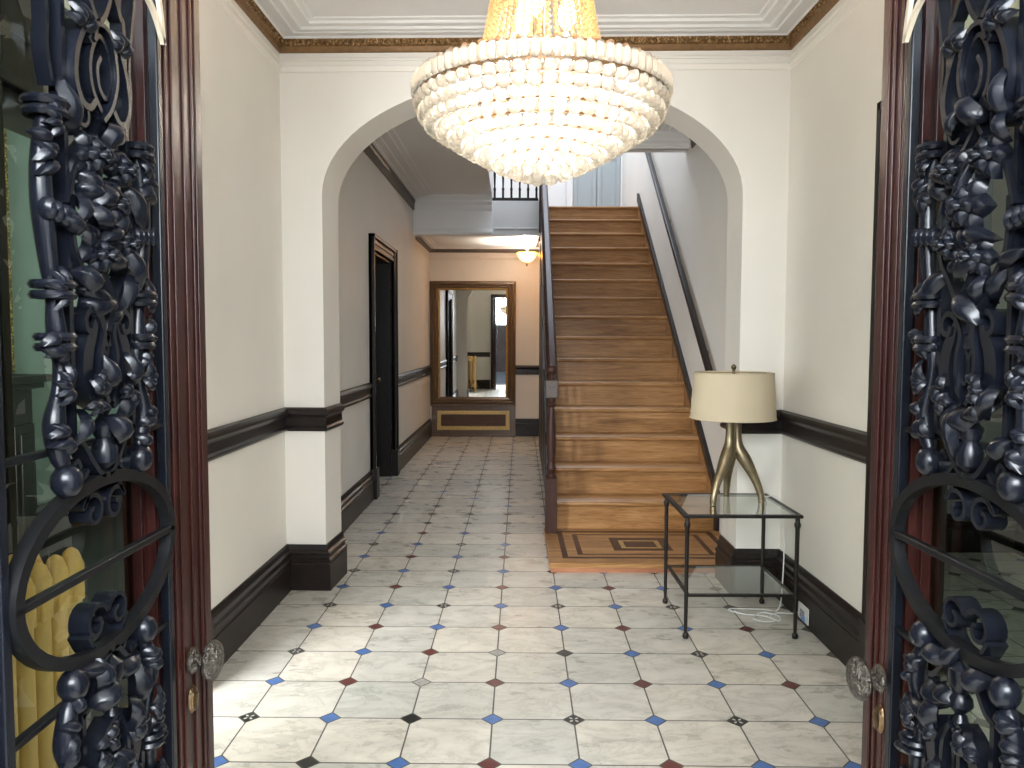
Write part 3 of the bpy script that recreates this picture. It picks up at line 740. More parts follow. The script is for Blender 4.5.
def sp2(pts, n=6): return [(v.x, v.y) for v in smoothpts([Vector((a,b)) for a, b in pts], n)]
def leaf_petal(mb, c, ang, L, W, to, d0, lift, curl=.4):
    """one bulging iron leaf in the door plane, rising to depth d0+lift"""
    n = 6; vs = []; fs = []
    for i in range(n+1):
        t = i/n; w = W*math.sin(PI*min(1,t*.92+.08))**.8; h = d0 + lift*math.sin(PI*(t*.8+.1)); bend = curl*t*t*L
        for s_, hh in ((-1,-.5),(-.5,.55),(0,.9),(.5,.55),(1,-.5)):
            a = c[0] + math.cos(ang)*L*t - math.sin(ang)*(w*s_+bend); b = c[1] + math.sin(ang)*L*t + math.cos(ang)*(w*s_+bend)
            vs.append(to(a, h+hh*W*.6, b))
        
    for i in range(n):
        for k in range(4): fs.append((i*5+k, i*5+k+1, (i+1)*5+k+1, (i+1)*5+k))
        fs.append((i*5+4, i*5, (i+1)*5, (i+1)*5+4))
    fs.append((0,1,2,3,4)); fs.append(tuple(n*5+k for k in (4,3,2,1,0)))
    mb.add(vs, fs)

def grille_motif(leaf, to, zc, fl, rnd):
    """scrollwork of one field; local height h is measured from the circle's rim outwards, fl=+1 upwards / -1 downwards"""
    Z = lambda h: zc + fl*h
    T = lambda p, d, h: to(p, d, Z(h))
    def rib(name, pts, d0, d1, t, mat='iron'):
        mb = MB(); ribbon(mb, pts, d0, d1, t, 1, T); return mb.build(name, mat, leaf, smooth=50)
    def two(name, pts, d0, d1, t, n=6):
        q = sp2(pts, n)
        for s_ in (1, -1): rib(name, [(s_*a, b) for a, b in q], d0, d1, t)
    # upright bars and their hooked heads
    two('upright_bar', [(.060,.055),(.060,.30),(.060,.49),(.052,.515),(.038,.54)], .002, .016, .007)
    two('side_scroll', [(.072,.40),(.080,.435),(.078,.47),(.088,.52),(.094,.555),(.086,.585),(.074,.575),(.070,.55)], -.002, .012, .005)
    # wavy posts with collars and bulges
    for s_ in (1, -1):
        k = [( .074,.030,.008),(.082,.045,.012),(.088,.075,.014),(.080,.105,.009),(.074,.135,.010),(.080,.165,.012),(.084,.20,.009),(.090,.235,.011),(.096,.28,.013),(.097,.32,.012),(.090,.36,.011),(.086,.385,.009)]
        ps = smoothpts([Vector((s_*a, c, b)) for a, b, c in k], 4)
        mb = MB(); mb.tube([T(v.x, .012, v.z) for v in ps], [v.y*.78 for v in ps], 10); mb.build('scroll_post', 'iron', leaf, smooth=80)
        for a, b, r in ((.0835,.205,.017),(.0865,.375,.017),(.082,.155,.015)):
            mb = MB(); 
            for q in (-.005, .005):
                mb.tube([T(s_*(a)+r*math.cos(x), .012+r*math.sin(x), b+q) for x in [2*PI*i/12 for i in range(12)]], .0045, 6, closed=True)
            mb.build('collar', 'iron', leaf)
        mb = MB(); c = T(s_*.074,.014,.018); mb.sphere(c, .015, 12, 8, sc=(1,1,1.15)); mb.build('ball_finial', 'iron', leaf)
        # twisted knot tying post and bar
        mb = MB()
        for q in range(4): mb.sphere(T(s_*(.066+.012*q), .020, .275+.0015*q), .0095, 8, 6, sc=(.7,1,1.2))
        mb.build('twisted_knot', 'iron', leaf)
        # tufts of small leaves on the posts
        for (a, b) in ((.092,.205),(.088,.112),(.094,.365)):
            mb = MB()
            for q in range(5): leaf_petal(mb, (s_*(a-.012), b), (PI/2-s_*PI/2)+ (q-2)*.55, .022+.004*rnd.random(), .006, T, .016, .012, .2*s_)
            mb.build('leaf_tuft', 'iron', leaf, smooth=80)
    # ogee arms over the circle
    two('ogee_arm', [(.062,.058),(.046,.052),(.028,.030),(.014,.016),(.004,.012)], -.002, .016, .006)
    two('ogee_scroll', sum([[(.030,.022),(.042,.010),(.056,.012),(.060,.026),(.050,.034),(.044,.026)]],[]), -.002, .012, .005)
    mb = MB(); 
    prof = [(.003,.018),(.013,.026),(.014,.040),(.008,.052),(.012,.058),(.013,.066),(.005,.076),(.009,.084),(.003,.094)]
    seg = 12; vs=[]; fs=[]
    for r, h in prof:
        for q in range(seg): vs.append(T(r*math.cos(2*PI*q/seg), .012+r*math.sin(2*PI*q/seg), h))
    for i in range(len(prof)-1):
        for q in range(seg): fs.append((i*seg+q, i*seg+(q+1)%seg, (i+1)*seg+(q+1)%seg, (i+1)*seg+q))
    mb.add(vs, fs); mb.build('drop_finial', 'iron', leaf)
    # tulip of S leaves with horn curls
    for s_ in (1, -1):
        pts = sp2([(.008,.085),(.026,.098),(.040,.120),(.038,.145),(.028,.165),(.020,.180)], 5); n = len(pts)
        mb = MB(); ribbon(mb, [(s_*a,b) for a,b in pts], -.002, .020, [.006+.012*math.sin(PI*i/(n-1)) for i in range(n)], 1, T); mb.build('tulip_leaf', 'iron', leaf, smooth=50)
        pts = sp2([(.004,.090),(.014,.110),(.016,.140),(.010,.165),(.020,.182),(.034,.188),(.044,.180),(.042,.168),(.032,.166),(.028,.174)], 5)
        rib('horn_scroll', [(s_*a,b) for a,b in pts], -.002, .022, .006)
        rib('small_loop', [(s_*(.006+.006*math.cos(x)), .130+.018*math.sin(x)) for x in [2*PI*i/14 for i in range(15)]], 0, .018, .004)
        mb = MB()
        for q in range(6):
            leaf_petal(mb, (s_*(.030+.006*rnd.random()), .094+.006*q*rnd.random()), rnd.uniform(0,2*PI), .020, .007, T, .020, .010, rnd.uniform(-.4,.4))
        mb.build('leaf_spray', 'iron', leaf, smooth=80)
        # V straps up to the flowers
        rib('crossed_strap', [(s_*a,b) for a,b in sp2([(-.004,.150),(.010,.180),(.036,.220),(.056,.250),(.058,.30)], 5)], .004, .020, .006)
        rib('crossed_strap', [(s_*a,b) for a,b in sp2([(-.006,.395),(.012,.370),(.034,.350),(.052,.325),(.064,.29)], 5)], .004, .020, .005)
        rib('small_loop', [(s_*(.036+.011*math.cos(x)), .384+.011*math.sin(x)) for x in [2*PI*i/16 for i in range(17)]], .0, .020, .004)
        # C scrolls beside the oval
        rib('broad_scroll', [(s_*a,b) for a,b in sp2([(.018,.402),(.030,.392),(.044,.396),(.053,.415),(.050,.440),(.040,.462),(.028,.478),(.020,.470),(.026,.460)], 5)], -.002, .024, .007)
        mb = MB()
        for q in range(5): leaf_petal(mb, (s_*.036, .470), PI/2+(q-2)*.6, .024, .008, T, .014, .014, .2)
        mb.build('leaf_tuft', 'iron', leaf, smooth=80)
        # head scrolls
        rib('head_scroll', [(s_*a,b) for a,b in sp2([(.004,.490),(.016,.505),(.026,.530),(.020,.556),(.008,.560),(.006,.545),(.014,.540)], 5)], -.002, .020, .006)
    # oval spiral in the middle
    rib('oval_scroll', sp2([(.000,.392),(-.020,.415),(-.022,.445),(-.006,.472),(.012,.462),(.018,.435),(.008,.412),(-.006,.418),(-.010,.438),(-.002,.452)], 6), -.002, .022, .005)
    rib('oval_scroll', sp2([(-.006,.385),(.012,.405),(.024,.440),(.012,.478),(-.012,.482),(-.020,.462)], 6), .002, .026, .005)
    # cluster of flowers and leaves
    for (a, b, r) in ((.006,.300,.034),(-.026,.345,.027),(.030,.342,.025),(-.016,.245,.024),(.030,.262,.022)):
        mb = MB()
        for ring, (nn, rr, dd) in enumerate(((6,1,.012),(5,.66,.022),(3,.36,.030))):
            for q in range(nn): leaf_petal(mb, (a, b), 2*PI*q/nn+ring*.5, r*rr, r*rr*.45, T, dd, .010, .15)
        mb.sphere(T(a,.036,b), r*.22, 8, 6); mb.build('iron_flower', 'iron', leaf, smooth=80)
    for q in range(26):
        a = rnd.uniform(-.052,.056); b = rnd.uniform(.195,.385)
        mb = MB(); leaf_petal(mb, (a,b), rnd.uniform(0,2*PI), rnd.uniform(.030,.052), rnd.uniform(.009,.015), T, rnd.uniform(-.002,.018), .018, rnd.uniform(-.6,.6)); mb.build('iron_leaf', 'iron', leaf, smooth=80)
    # curled acanthus leaves spilling over the foot of the field
    for q in range(12 if fl < 0 else 6):
        a = rnd.uniform(-.058,.058); b = rnd.uniform(.045 if fl > 0 else .02,.19 if fl < 0 else .12)
        mb = MB(); leaf_petal(mb, (a,b), rnd.uniform(0,2*PI), rnd.uniform(.032,.05), rnd.uniform(.010,.016), T, rnd.uniform(.002,.014), .020, rnd.uniform(-.8,.8)); mb.build('iron_leaf', 'iron', leaf, smooth=80)
    for s_ in (1, -1):
        for (a, b, L) in ((.092,.150,.030),(.096,.335,.034),(.086,.060,.028)):
            mb = MB()
            for q in range(4): leaf_petal(mb, (s_*(a-.016+.004*q), b+.009*(q-1.5)), (0 if s_ > 0 else PI)+rnd.uniform(-.9,.9), L*rnd.uniform(.7,1), .0085, T, .010, .014, rnd.uniform(-.6,.6))
            mb.build('leaf_tuft', 'iron', leaf, smooth=80)
    mb = MB(); mb.tube([T(v.x, .016, v.y) for v in smoothpts([Vector((.0,.165,0)),Vector((.012,.20,0)),Vector((-.006,.235,0)),Vector((.004,.29,0))],5)], .007, 8); mb.build('flower_stem', 'iron', leaf)

def door_leaf(name, label, loc, rz, front, W, u0, u1, seed):
    """leaf runs along local +x from the hinge; front=-1: its grille looks to local -y, +1: to +y"""
    rnd = random.Random(seed)
    lf = thing(name, label, 'door', loc, rz, kind='structure')
    D = lambda d: front*d                      # distance in front of the leaf's face
    HT = 2.52; zb, zt = .20, 2.40; th = .058
    def B(mb, x0, x1, d0, d1, z0, z1): mb.box(x0, x1, min(D(d0),D(d1)), max(D(d0),D(d1)), z0, z1)
    # stiles and rails of mahogany
    mb = MB(); B(mb, u1, W, 0, -th, .008, HT)
    for q in (.16, .30, .56, .76): B(mb, u1+(W-u1)*q-.003, u1+(W-u1)*q+.003, .003, 0, .01, HT)
    B(mb, W-.02, W, .002, 0, .01, HT)
    for q in (.012, .03): mb.box(u1-.006, u1, min(D(-q),D(-q-.012)), max(D(-q),D(-q-.012)), zb, zt)
    part_label(mb.build('lock_stile', 'mahog', lf, bevel=.003), 'ribbed mahogany lock stile')
    mb = MB(); B(mb, 0, u0, 0, -th, .008, HT); B(mb, u0-.05, u0-.042, .005, 0, .01, HT); mb.build('hinge_stile', 'mahog', lf, bevel=.003)
    mb = MB(); B(mb, u0, u1, 0, -th, .008, zb); B(mb, u0, u1, .006, 0, .05, .15); mb.build('bottom_rail', 'mahog', lf, bevel=.003)
    mb = MB(); B(mb, u0, u1, 0, -th, zt, HT); mb.build('top_rail', 'mahog', lf, bevel=.003)
    mb = MB(); B(mb, u0, u1, -.046, -.052, zb, zt); part_label(mb.build('glass_pane', 'paneglass', lf), 'greenish glass behind the ironwork')
    # iron frame
    mb = MB(); w = .014
    B(mb, u1-w, u1-.001, .008, -.005, zb+.001, zt-.001); B(mb, u0+.001, u0+w, .010, -.008, zb+.001, zt-.001); B(mb, u0+w, u1-w, .008, -.005, zb+.001, zb+w); B(mb, u0+w, u1-w, .008, -.005, zt-w, zt-.001)
    mb.build('iron_frame', 'iron', lf, bevel=.002)
    pc = (u0+u1)/2; hw = (u1-u0)/2-w
    to = lambda p, d, z: (pc+p, D(d), z)
    # the horizontal bars, the round and its small scrolls
    CZ = 1.178
    for z in (CZ+.132, CZ, CZ-.128):
        mb = MB(); hh = .0042 if z == CZ else .0035; dd = .016 if z == CZ else .004
        B(mb, pc-hw-.002, pc+hw+.002, dd, dd-.010, z-hh, z+hh); mb.build('cross_bar', 'ironflat', lf, bevel=.0015)
    mb = MB(); n = 48; a1, b1 = hw+.004, .099; vs=[]; fs=[]
    for i in range(n):
        x = 2*PI*i/n
        for (da, d) in ((0,.016),(-.013,.016),(-.013,.002),(0,.002)):
            vs.append(to((a1+da)*math.cos(x), d, CZ+(b1+da)*math.sin(x)))
    for i in range(n):
        j = (i+1)%n
        for k in range(4): fs.append((i*4+k, i*4+(k+1)%4, j*4+(k+1)%4, j*4+k))
    mb.add(vs, fs); part_label(mb.build('iron_ring', 'ironflat', lf, smooth=50), 'large flat black iron ring')
    for s_ in (1, -1):
        pts = spiral(-.022, CZ+s_*.060, .004, .022, PI/2, 1.2*s_, 18); pts2 = spiral(.022, CZ+s_*.060, .004, .022, PI/2, -1.2*s_, 18)
        mb = MB(); ribbon(mb, pts, -.010, .012, .005, 1, to); mb.build('ring_scroll', 'iron', lf, smooth=50)
        mb = MB(); ribbon(mb, pts2, -.010, .012, .005, 1, to); mb.build('ring_scroll', 'iron', lf, smooth=50)
        mb = MB(); ribbon(mb, sp2([(-.040,CZ+s_*.068),(-.02,CZ+s_*.092),(.02,CZ+s_*.092),(.040,CZ+s_*.068)],5), -.010, .012, .005, 1, to); mb.build('ring_scroll', 'iron', lf, smooth=50)
    grille_motif(lf, to, CZ+.085, 1, rnd)
    grille_motif(lf, to, CZ-.085, -1, rnd)
    # iron corner strips high on the lock side, coloured tan as lit edges
    for pts in ([(hw+.004,.612),(hw-.020,.640),(hw-.055,.66)], [(hw+.004,.610),(hw-.006,.66),(hw-.030,.72)]):
        mb = MB(); ribbon(mb, [(a, CZ+b) for a, b in sp2(pts,4)], .012, .017, .007, 1, to); part_label(mb.build('corner_strip', 'tan', lf), 'iron corner strip with its lit edge coloured tan')
    # knob with rose and keyhole plate
    kx = u1 + (W-u1)*(.40 if W-u1 > .1 else .25); kz = .972
    mb = MB(); prof = [(.017,0),(.018,.003),(.013,.006),(.009,.008),(.008,.017),(.012,.019),(.024,.022),(.0275,.026),(.028,.030),(.025,.035),(.016,.039),(.004,.040)]
    mb.lathe([(r, front*h) for r, h in prof], (kx, D(.006), kz), 22, 'Y')
    part_label(mb.build('door_knob', 'silver', lf), 'ornate cast metal knob')
    mb = MB(); mb.lathe([(.002,D(.010)),(.010,D(.009)),(.017,D(.005))], (kx, 0, kz+.002), 16, 'Y'); mb.lathe([(.002,D(.012)),(.009,D(.010)),(.012,D(.005))], (kx, 0, kz-.055), 14, 'Y', squash=1.7); B(mb, kx-.004, kx+.004, .013, .004, kz-.067, kz-.047)
    mb.build('keyhole_plate', 'bronze', lf)
    for z in (.30, 1.26, 2.2):
        mb = MB(); mb.lathe([(.008,0),(.008,.09)], (-.004, D(-.062), z), 10); mb.build('hinge', 'brass', lf)
    return lf
# left leaf: local x -> +Y, its grille looks to +X, i.e. local -y
door_leaf('door_1', 'left open mahogany entrance door with black scrolled iron grille over glass', (-.452, .592, 0), PI/2, -1, .538, .060, .402, 3)
door_leaf('door_2', 'right open mahogany entrance door with black scrolled iron grille over glass', (.503, .575, 0), PI/2+.012, 1, .478, .070, .405, 11)

# ------------------------------------------------------------------ chandelier
CX, CY = .090, 2.5
ch = thing('chandelier', 'large lit crystal basket chandelier hanging in front of the arch', 'chandelier', (CX, CY, H))
zl = lambda z: z-H
mb = MB(); mb.lathe([(.09,-.004),(.09,-.02),(.07,-.035),(.03,-.055),(.012,-.07),(.012,zl(2.90))], (0,0,0), 24); mb.build('ceiling_cup', 'brass', ch)
mb = MB()
mb.lathe([(.012,zl(2.92)),(.012,zl(2.02)),(.03,zl(2.0)),(.012,zl(1.97))], (0,0,0), 12); mb.build('centre_stem', 'brass', ch)
def hoop(r, z, h, t, mat, name, seg=72, par=None):
    mb = MB(); vs=[]; fs=[]
    for i in range(seg):
        a = 2*PI*i/seg
        for rr, zz in ((r,zl(z)),(r,zl(z)+h),(r-t,zl(z)+h),(r-t,zl(z))): vs.append((rr*math.cos(a), rr*math.sin(a), zz))
    for i in range(seg):
        j=(i+1)%seg
        for k in range(4): fs.append((i*4+k,i*4+(k+1)%4,j*4+(k+1)%4,j*4+k))
    mb.add(vs, fs); return mb.build(name, mat, par or ch, smooth=50)
hoop(.10, 2.86, .05, .006, 'goldband', 'crown_hoop', 40)
hoop(.400, 2.170, .008, .022, 'goldband', 'main_hoop'); hoop(.392, 2.226, .006, .014, 'goldband', 'main_hoop')
# bead band around the hoop: a ring of upright cut prisms
mb = MB(); n = 84
for i in range(n):
    a = 2*PI*i/n; r = .398; c = (r*math.cos(a), r*math.sin(a)); w = .0145
    vs = []
    for zz, k in ((2.176,.55),(2.186,1),(2.218,1),(2.230,.55)):
        for q in range(6):
            b = 2*PI*q/6; vs.append((c[0]+w*k*math.cos(b+a), c[1]+w*k*math.sin(b+a), zl(zz)))
    fs = [tuple(range(6))[::-1], tuple(18+q for q in range(6))]
    for L in range(3):
        for q in range(6): fs.append((L*6+q, L*6+(q+1)%6, (L+1)*6+(q+1)%6, (L+1)*6+q))
    mb.add(vs, fs)
part_label(mb.build('prism_band', 'crystal', ch, smooth=0), 'glaring band of cut crystals')
# strands of beads from the crown hoop down to the main hoop
prof = [(.388,2.234),(.33,2.240),(.26,2.252),(.215,2.282),(.187,2.34),(.168,2.42),(.150,2.52),(.135,2.62),(.120,2.74),(.102,2.87)]
cur = smoothpts([Vector((a,b,0)) for a,b in prof], 30)
# resample at bead spacing
samples = [cur[0]]; acc = 0
for a, b in zip(cur[:-1], cur[1:]):
    acc += (b-a).length
    if acc >= .0175: samples.append(b); acc = 0
NB = 46
bead = MB()
for i, p in enumerate(samples):
    bead.sphere((p.x, 0, zl(p.y)), .0085, 7, 5, sc=(1, .8+.4*p.x/.4, 1))
b0 = bead.build('bead_strand', 'amber', ch, smooth=0)
for i in range(1, NB):
    c = b0.copy(); COL.objects.link(c); c.parent = ch; c.rotation_euler = (0,0,2*PI*i/NB)
# bulbs on arms
for i in range(8):
    a = 2*PI*i/8+.35; r = .20
    mb = MB(); mb.tube([(.012*math.cos(a),.012*math.sin(a),zl(2.20)),(.1*math.cos(a),.1*math.sin(a),zl(2.185)),(r*math.cos(a),r*math.sin(a),zl(2.20)),(r*math.cos(a),r*math.sin(a),zl(2.235))], .006, 8)
    ar = mb.build('lamp_arm', 'brass', ch)
    mb = MB(); mb.lathe([(.008,0),(.017,.015),(.020,.035),(.014,.06),(.003,.085)], (r*math.cos(a),r*math.sin(a),zl(2.235)), 12); mb.build('bulb', 'bulb', ar)
# tall lit bulbs inside the bead basket
for i in range(3):
    a = 2*PI*i/3-PI/2-.3; r = .085
    mb = MB(); mb.tube([(.012*math.cos(a),.012*math.sin(a),zl(2.36)),(r*math.cos(a),r*math.sin(a),zl(2.36)),(r*math.cos(a),r*math.sin(a),zl(2.41))], .006, 8)
    ar = mb.build('lamp_arm', 'brass', ch)
    mb = MB(); mb.lathe([(.010,0),(.024,.02),(.029,.05),(.020,.085),(.004,.115)], (r*math.cos(a),r*math.sin(a),zl(2.41)), 14); mb.build('bulb', 'bulb', ar)
# tiers of crystal balls
TIERS = [(.386,2.160),(.374,2.128),(.354,2.100),(.316,2.074),(.273,2.048),(.228,2.022),(.182,1.997),(.134,1.973),(.085,1.953),(.036,1.938)]
bmb = MB(); bmb.sphere((0,0,0), .0215, 10, 7)
balls = []
for t, (r, z) in enumerate(TIERS):
    n = max(3, int(2*PI*r/.0425))
    for i in range(n):
        a = 2*PI*(i+.5*(t%2))/n; balls.append((r*math.cos(a), r*math.sin(a), zl(z)))
    hoop(r-.004, z+.021, .006, .004, 'goldband', 'tier_hoop', 48)
balls.sort(key=lambda p: p[1] - .6*p[2])
near = balls[:100]; rest = balls[100:]
b0 = bmb.build('crystal_ball', 'crystal', ch, smooth=0, loc=near[0])
for p in near[1:]:
    c = b0.copy(); COL.objects.link(c); c.parent = ch; c.location = p
mb = MB()
for p in rest: mb.sphere(p, .0215, 8, 6)
o = mb.build('crystal_balls', 'crystal', ch, smooth=0); o['kind'] = 'stuff'

# ------------------------------------------------------------------ side table
tb = thing('side_table', 'black iron side table with two glass tiers below the lamp', 'table', (1.088, 3.815, 0))
TX, TY, TZ = .268, .250, .598
for i, (a, b) in enumerate(((-1,-1),(1,-1),(-1,1),(1,1))):
    mb = MB(); mb.lathe([(.004,0),(.012,.004),(.015,.015),(.012,.026),(.007,.031),(.0085,.05),(.0095,.20),(.0105,.53),(.014,.54),(.016,.552),(.011,.562),(.011,TZ-.012)], (a*(TX-.008), b*(TY-.008), 0), 14); mb.build('leg', 'tableiron', tb)
def frame_rect(X, Y, z, w, h):
    mb = MB(); mb.sweep([(-X,-Y),(X,-Y),(X,Y),(-X,Y)], [(0,z),(w,z),(w,z+h),(0,z+h)], side=1, closed=True); return mb
frame_rect(TX+.012, TY+.012, TZ-.014, .026, .014).build('top_frame', 'tableiron', tb, bevel=.002)
frame_rect(TX-.012, TY-.012, .200, .016, .014).build('shelf_frame', 'tableiron', tb, bevel=.002)
mb = MB(); mb.box(-TX+.012, TX-.012, -TY+.012, TY-.012, TZ-.008, TZ-.001); part_label(mb.build('glass_top', 'tableglass', tb), 'clear glass top')
mb = MB(); mb.box(-TX+.026, TX-.026, -TY+.026, TY-.026, .206, .212); part_label(mb.build('glass_shelf', 'tableglass', tb), 'clear glass lower shelf')

# ------------------------------------------------------------------ table lamp
LXc, LYc = 1.122, 3.885
lm = thing('table_lamp', 'brass tripod table lamp with a beige drum shade on the glass table', 'lamp', (LXc, LYc, TZ))
for k, (fx, fy) in enumerate(((.998,3.765),(1.140,4.035),(1.262,3.835))):
    dx, dy = fx-LXc, fy-LYc; L = math.hypot(dx, dy); ux, uy = dx/L, dy/L
    pts = smoothpts([Vector((ux*.024,uy*.024,.405)),Vector((ux*.024,uy*.024,.33)),Vector((ux*.034,uy*.034,.265)),Vector((ux*.075,uy*.075,.195)),Vector((ux*L*.80,uy*L*.80,.11)),Vector((ux*L*.96,uy*L*.96,.045)),Vector((ux*L,uy*L,0.001))], 6)
    n = len(pts); rad = []
    for i in range(n):
        t = i/(n-1); rad.append(.021 + .012*math.exp(-((t-.42)/.16)**2) - .006*max(0,t-.55)/.45)
    mb = MB(); mb.tube(pts, rad, 14); mb.build('leg', 'brass', lm)
mb = MB(); mb.lathe([(.028,.24),(.036,.27),(.032,.31),(.028,.40),(.020,.408)], (0,0,0), 20); mb.build('hub', 'brass', lm)
mb = MB(); mb.lathe([(.010,.40),(.010,.44),(.018,.445),(.018,.49),(.006,.50),(.005,.66),(.010,.663),(.006,.668),(.0135,.678),(.0135,.688),(.004,.698)], (0,0,0), 14); mb.build('stem', 'brass', lm)
mb = MB(); seg = 56; vs=[]; fs=[]
for r, z in ((.212,.425),(.197,.657),(.194,.657),(.209,.425)):
    for i in range(seg): vs.append((r*math.cos(2*PI*i/seg), r*math.sin(2*PI*i/seg), z))
for L in range(4):
    for i in range(seg): fs.append((L*seg+i, L*seg+(i+1)%seg, ((L+1)%4)*seg+(i+1)%seg, ((L+1)%4)*seg+i))
mb.add(vs, fs)
sh = part_label(mb.build('lamp_shade', 'shade', lm, smooth=50), 'beige linen drum shade')
for z, r in ((.425,.2125),(.654,.1975)):
    mb = MB(); mb.tube([(r*math.cos(2*PI*i/48), r*math.sin(2*PI*i/48), z) for i in range(48)], .003, 6, closed=True); mb.build('shade_rim', 'shade', sh)
mb = MB()
for i in range(3):
    a = 2*PI*i/3+.3; mb.tube([(.006*math.cos(a),.006*math.sin(a),.655),(.195*math.cos(a),.195*math.sin(a),.652)], .0022, 6)
mb.build('shade_spider', 'brass', lm)
# cord and socket
cd = MB()
cp_ = [(1.30,3.95,.603),(1.375,3.965,.604),(1.405,3.965,.55),(1.425,3.96,.38),(1.42,3.955,.15),(1.40,3.95,.01),(1.32,3.96,.005),(1.18,3.97,.005),(1.14,3.95,.005),(1.20,3.89,.005),(1.30,3.86,.005),(1.33,3.80,.005),(1.27,3.78,.006),(1.23,3.83,.006),(1.30,3.90,.009),(1.37,3.86,.006),(1.35,3.79,.006),(1.32,3.84,.009),(1.38,3.90,.008),(1.42,3.83,.03),(1.449,3.775,.060)]
cd.tube(smoothpts([Vector(p) for p in cp_], 7), .0032, 7)
tag(cd.build('lamp_cord', 'plastic'), 'white lamp cord looped on the floor under the glass table', 'cord')
so = thing('wall_socket', 'white socket plate low on the dark baseboard beside the table', 'socket', (RX-.036, 3.752, .062))
mb = MB(); mb.box(-.006, 0, -.066, .066, -.042, .040); mb.build('cover_plate', 'plastic', so, bevel=.003)
mb = MB(); mb.box(-.009, -.006, -.020, .034, -.026, .012); mb.build('socket_face', 'grey', so, bevel=.001)
mb = MB(); mb.box(-.012, -.006, -.030, .012, -.038, -.012); part_label(mb.build('indicator', 'bluep', so, bevel=.002), 'small pale blue block')

# ------------------------------------------------------------------ tall mirror at the far end
mx0, mx1 = -1.185, .052; mw = mx1-mx0
mr = thing('pier_mirror', 'tall brown framed floor mirror standing against the far wall', 'mirror', ((mx0+mx1)/2, END_Y-.002, 0))
hw_ = mw/2; gx = hw_-.145
def xz_frame(mb, X0, X1, Z0, Z1, steps, mi=0):
    """rectangular frame facing -y; steps: list of (inset, protrusion)"""
    rings = [[(X0+i,Z0+i),(X1-i,Z0+i),(X1-i,Z1-i),(X0+i,Z1-i)] for i, _ in steps]
    for k in range(len(steps)-1):
        for c in range(4):
            d = (c+1)%4
            mb.add([(rings[k][c][0],-steps[k][1],rings[k][c][1]),(rings[k][d][0],-steps[k][1],rings[k][d][1]),(rings[k+1][d][0],-steps[k+1][1],rings[k+1][d][1]),(rings[k+1][c][0],-steps[k+1][1],rings[k+1][c][1])], [(0,1,2,3)], mi)
GT, GB = 2.125, .55
mb = MB(); xz_frame(mb, -hw_, hw_, .455, 2.245, [(0,0),(0,.045),(.012,.05),(.02,.06),(.045,.065),(.055,.052),(.068,.048),(.078,.058),(.088,.056),(.115,.036),(.12,.03)])
mb.build('outer_frame', 'framebrown', mr, smooth=35)
mb = MB(); xz_frame(mb, -hw_+.115, hw_-.115, .455+.07, 2.245-.10, [(0,0),(0,.042),(.008,.046),(.02,.04),(.03,.028),(.03,0)])
part_label(mb.build('gilt_slip', 'framegold', mr, smooth=35), 'thin dull gilt slip around the glass')
mb = MB(); mb.box(-hw_+.14, hw_-.14, -.022, -.004, .545, 2.125)
part_label(mb.build('mirror_glass', 'mirror', mr), 'bevelled mirror glass')
mb = MB(); mb.box(-hw_+.02, hw_, -.055, 0, .012, .452); mb.box(-hw_+.005, hw_+.004, -.068, 0, .440, .470); mb.box(-hw_+.005, hw_+.002, -.062, 0, .0, .030); mb.build('base_panel', 'framebrown', mr, bevel=.003)
mb = MB(); xz_frame(mb, -hw_+.10, hw_-.085, .095, .375, [(0,.054),(0,.064),(.008,.066),(.05,.066),(.058,.054)])
part_label(mb.build('gilt_border', 'framegold', mr, smooth=35), 'pale gilt rectangular border on the base')
mb = MB(); mb.box(-hw_+.165, hw_-.15, -.058, -.054, .158, .312); mb.build('dark_inset', 'walnut', mr)

# ------------------------------------------------------------------ corridor ceiling lamp
pl = thing('ceiling_lamp', 'small lit amber bowl lamp on the far corridor ceiling', 'ceiling lamp', (.195, 10.3, 2.715))
mb = MB(); mb.lathe([(.075,0),(.075,-.012),(.05,-.03),(.02,-.04)], (0,0,0), 20); mb.build('ceiling_rose', 'brass', pl)
mb = MB(); mb.lathe([(.012,-.03),(.012,-.10),(.02,-.11),(.012,-.12),(.012,-.30),(.02,-.305),(.012,-.32),(.003,-.335)], (0,0,0), 12); mb.build('stem', 'brass', pl)
mb = MB(); seg=32; vs=[]; fs=[]
pr_ = [(.012,-.275),(.06,-.262),(.10,-.225),(.125,-.18),(.132,-.155),(.126,-.155),(.118,-.18),(.095,-.22),(.055,-.255),(.012,-.268)]
for r, z in pr_:
    for i in range(seg): vs.append((r*math.cos(2*PI*i/seg), r*math.sin(2*PI*i/seg), z))
for L in range(len(pr_)-1):
    for i in range(seg): fs.append((L*seg+i, L*seg+(i+1)%seg, (L+1)*seg+(i+1)%seg, (L+1)*seg+i))
mb.add(vs, fs); part_label(mb.build('glass_bowl', 'alabaster', pl), 'glowing amber glass bowl')

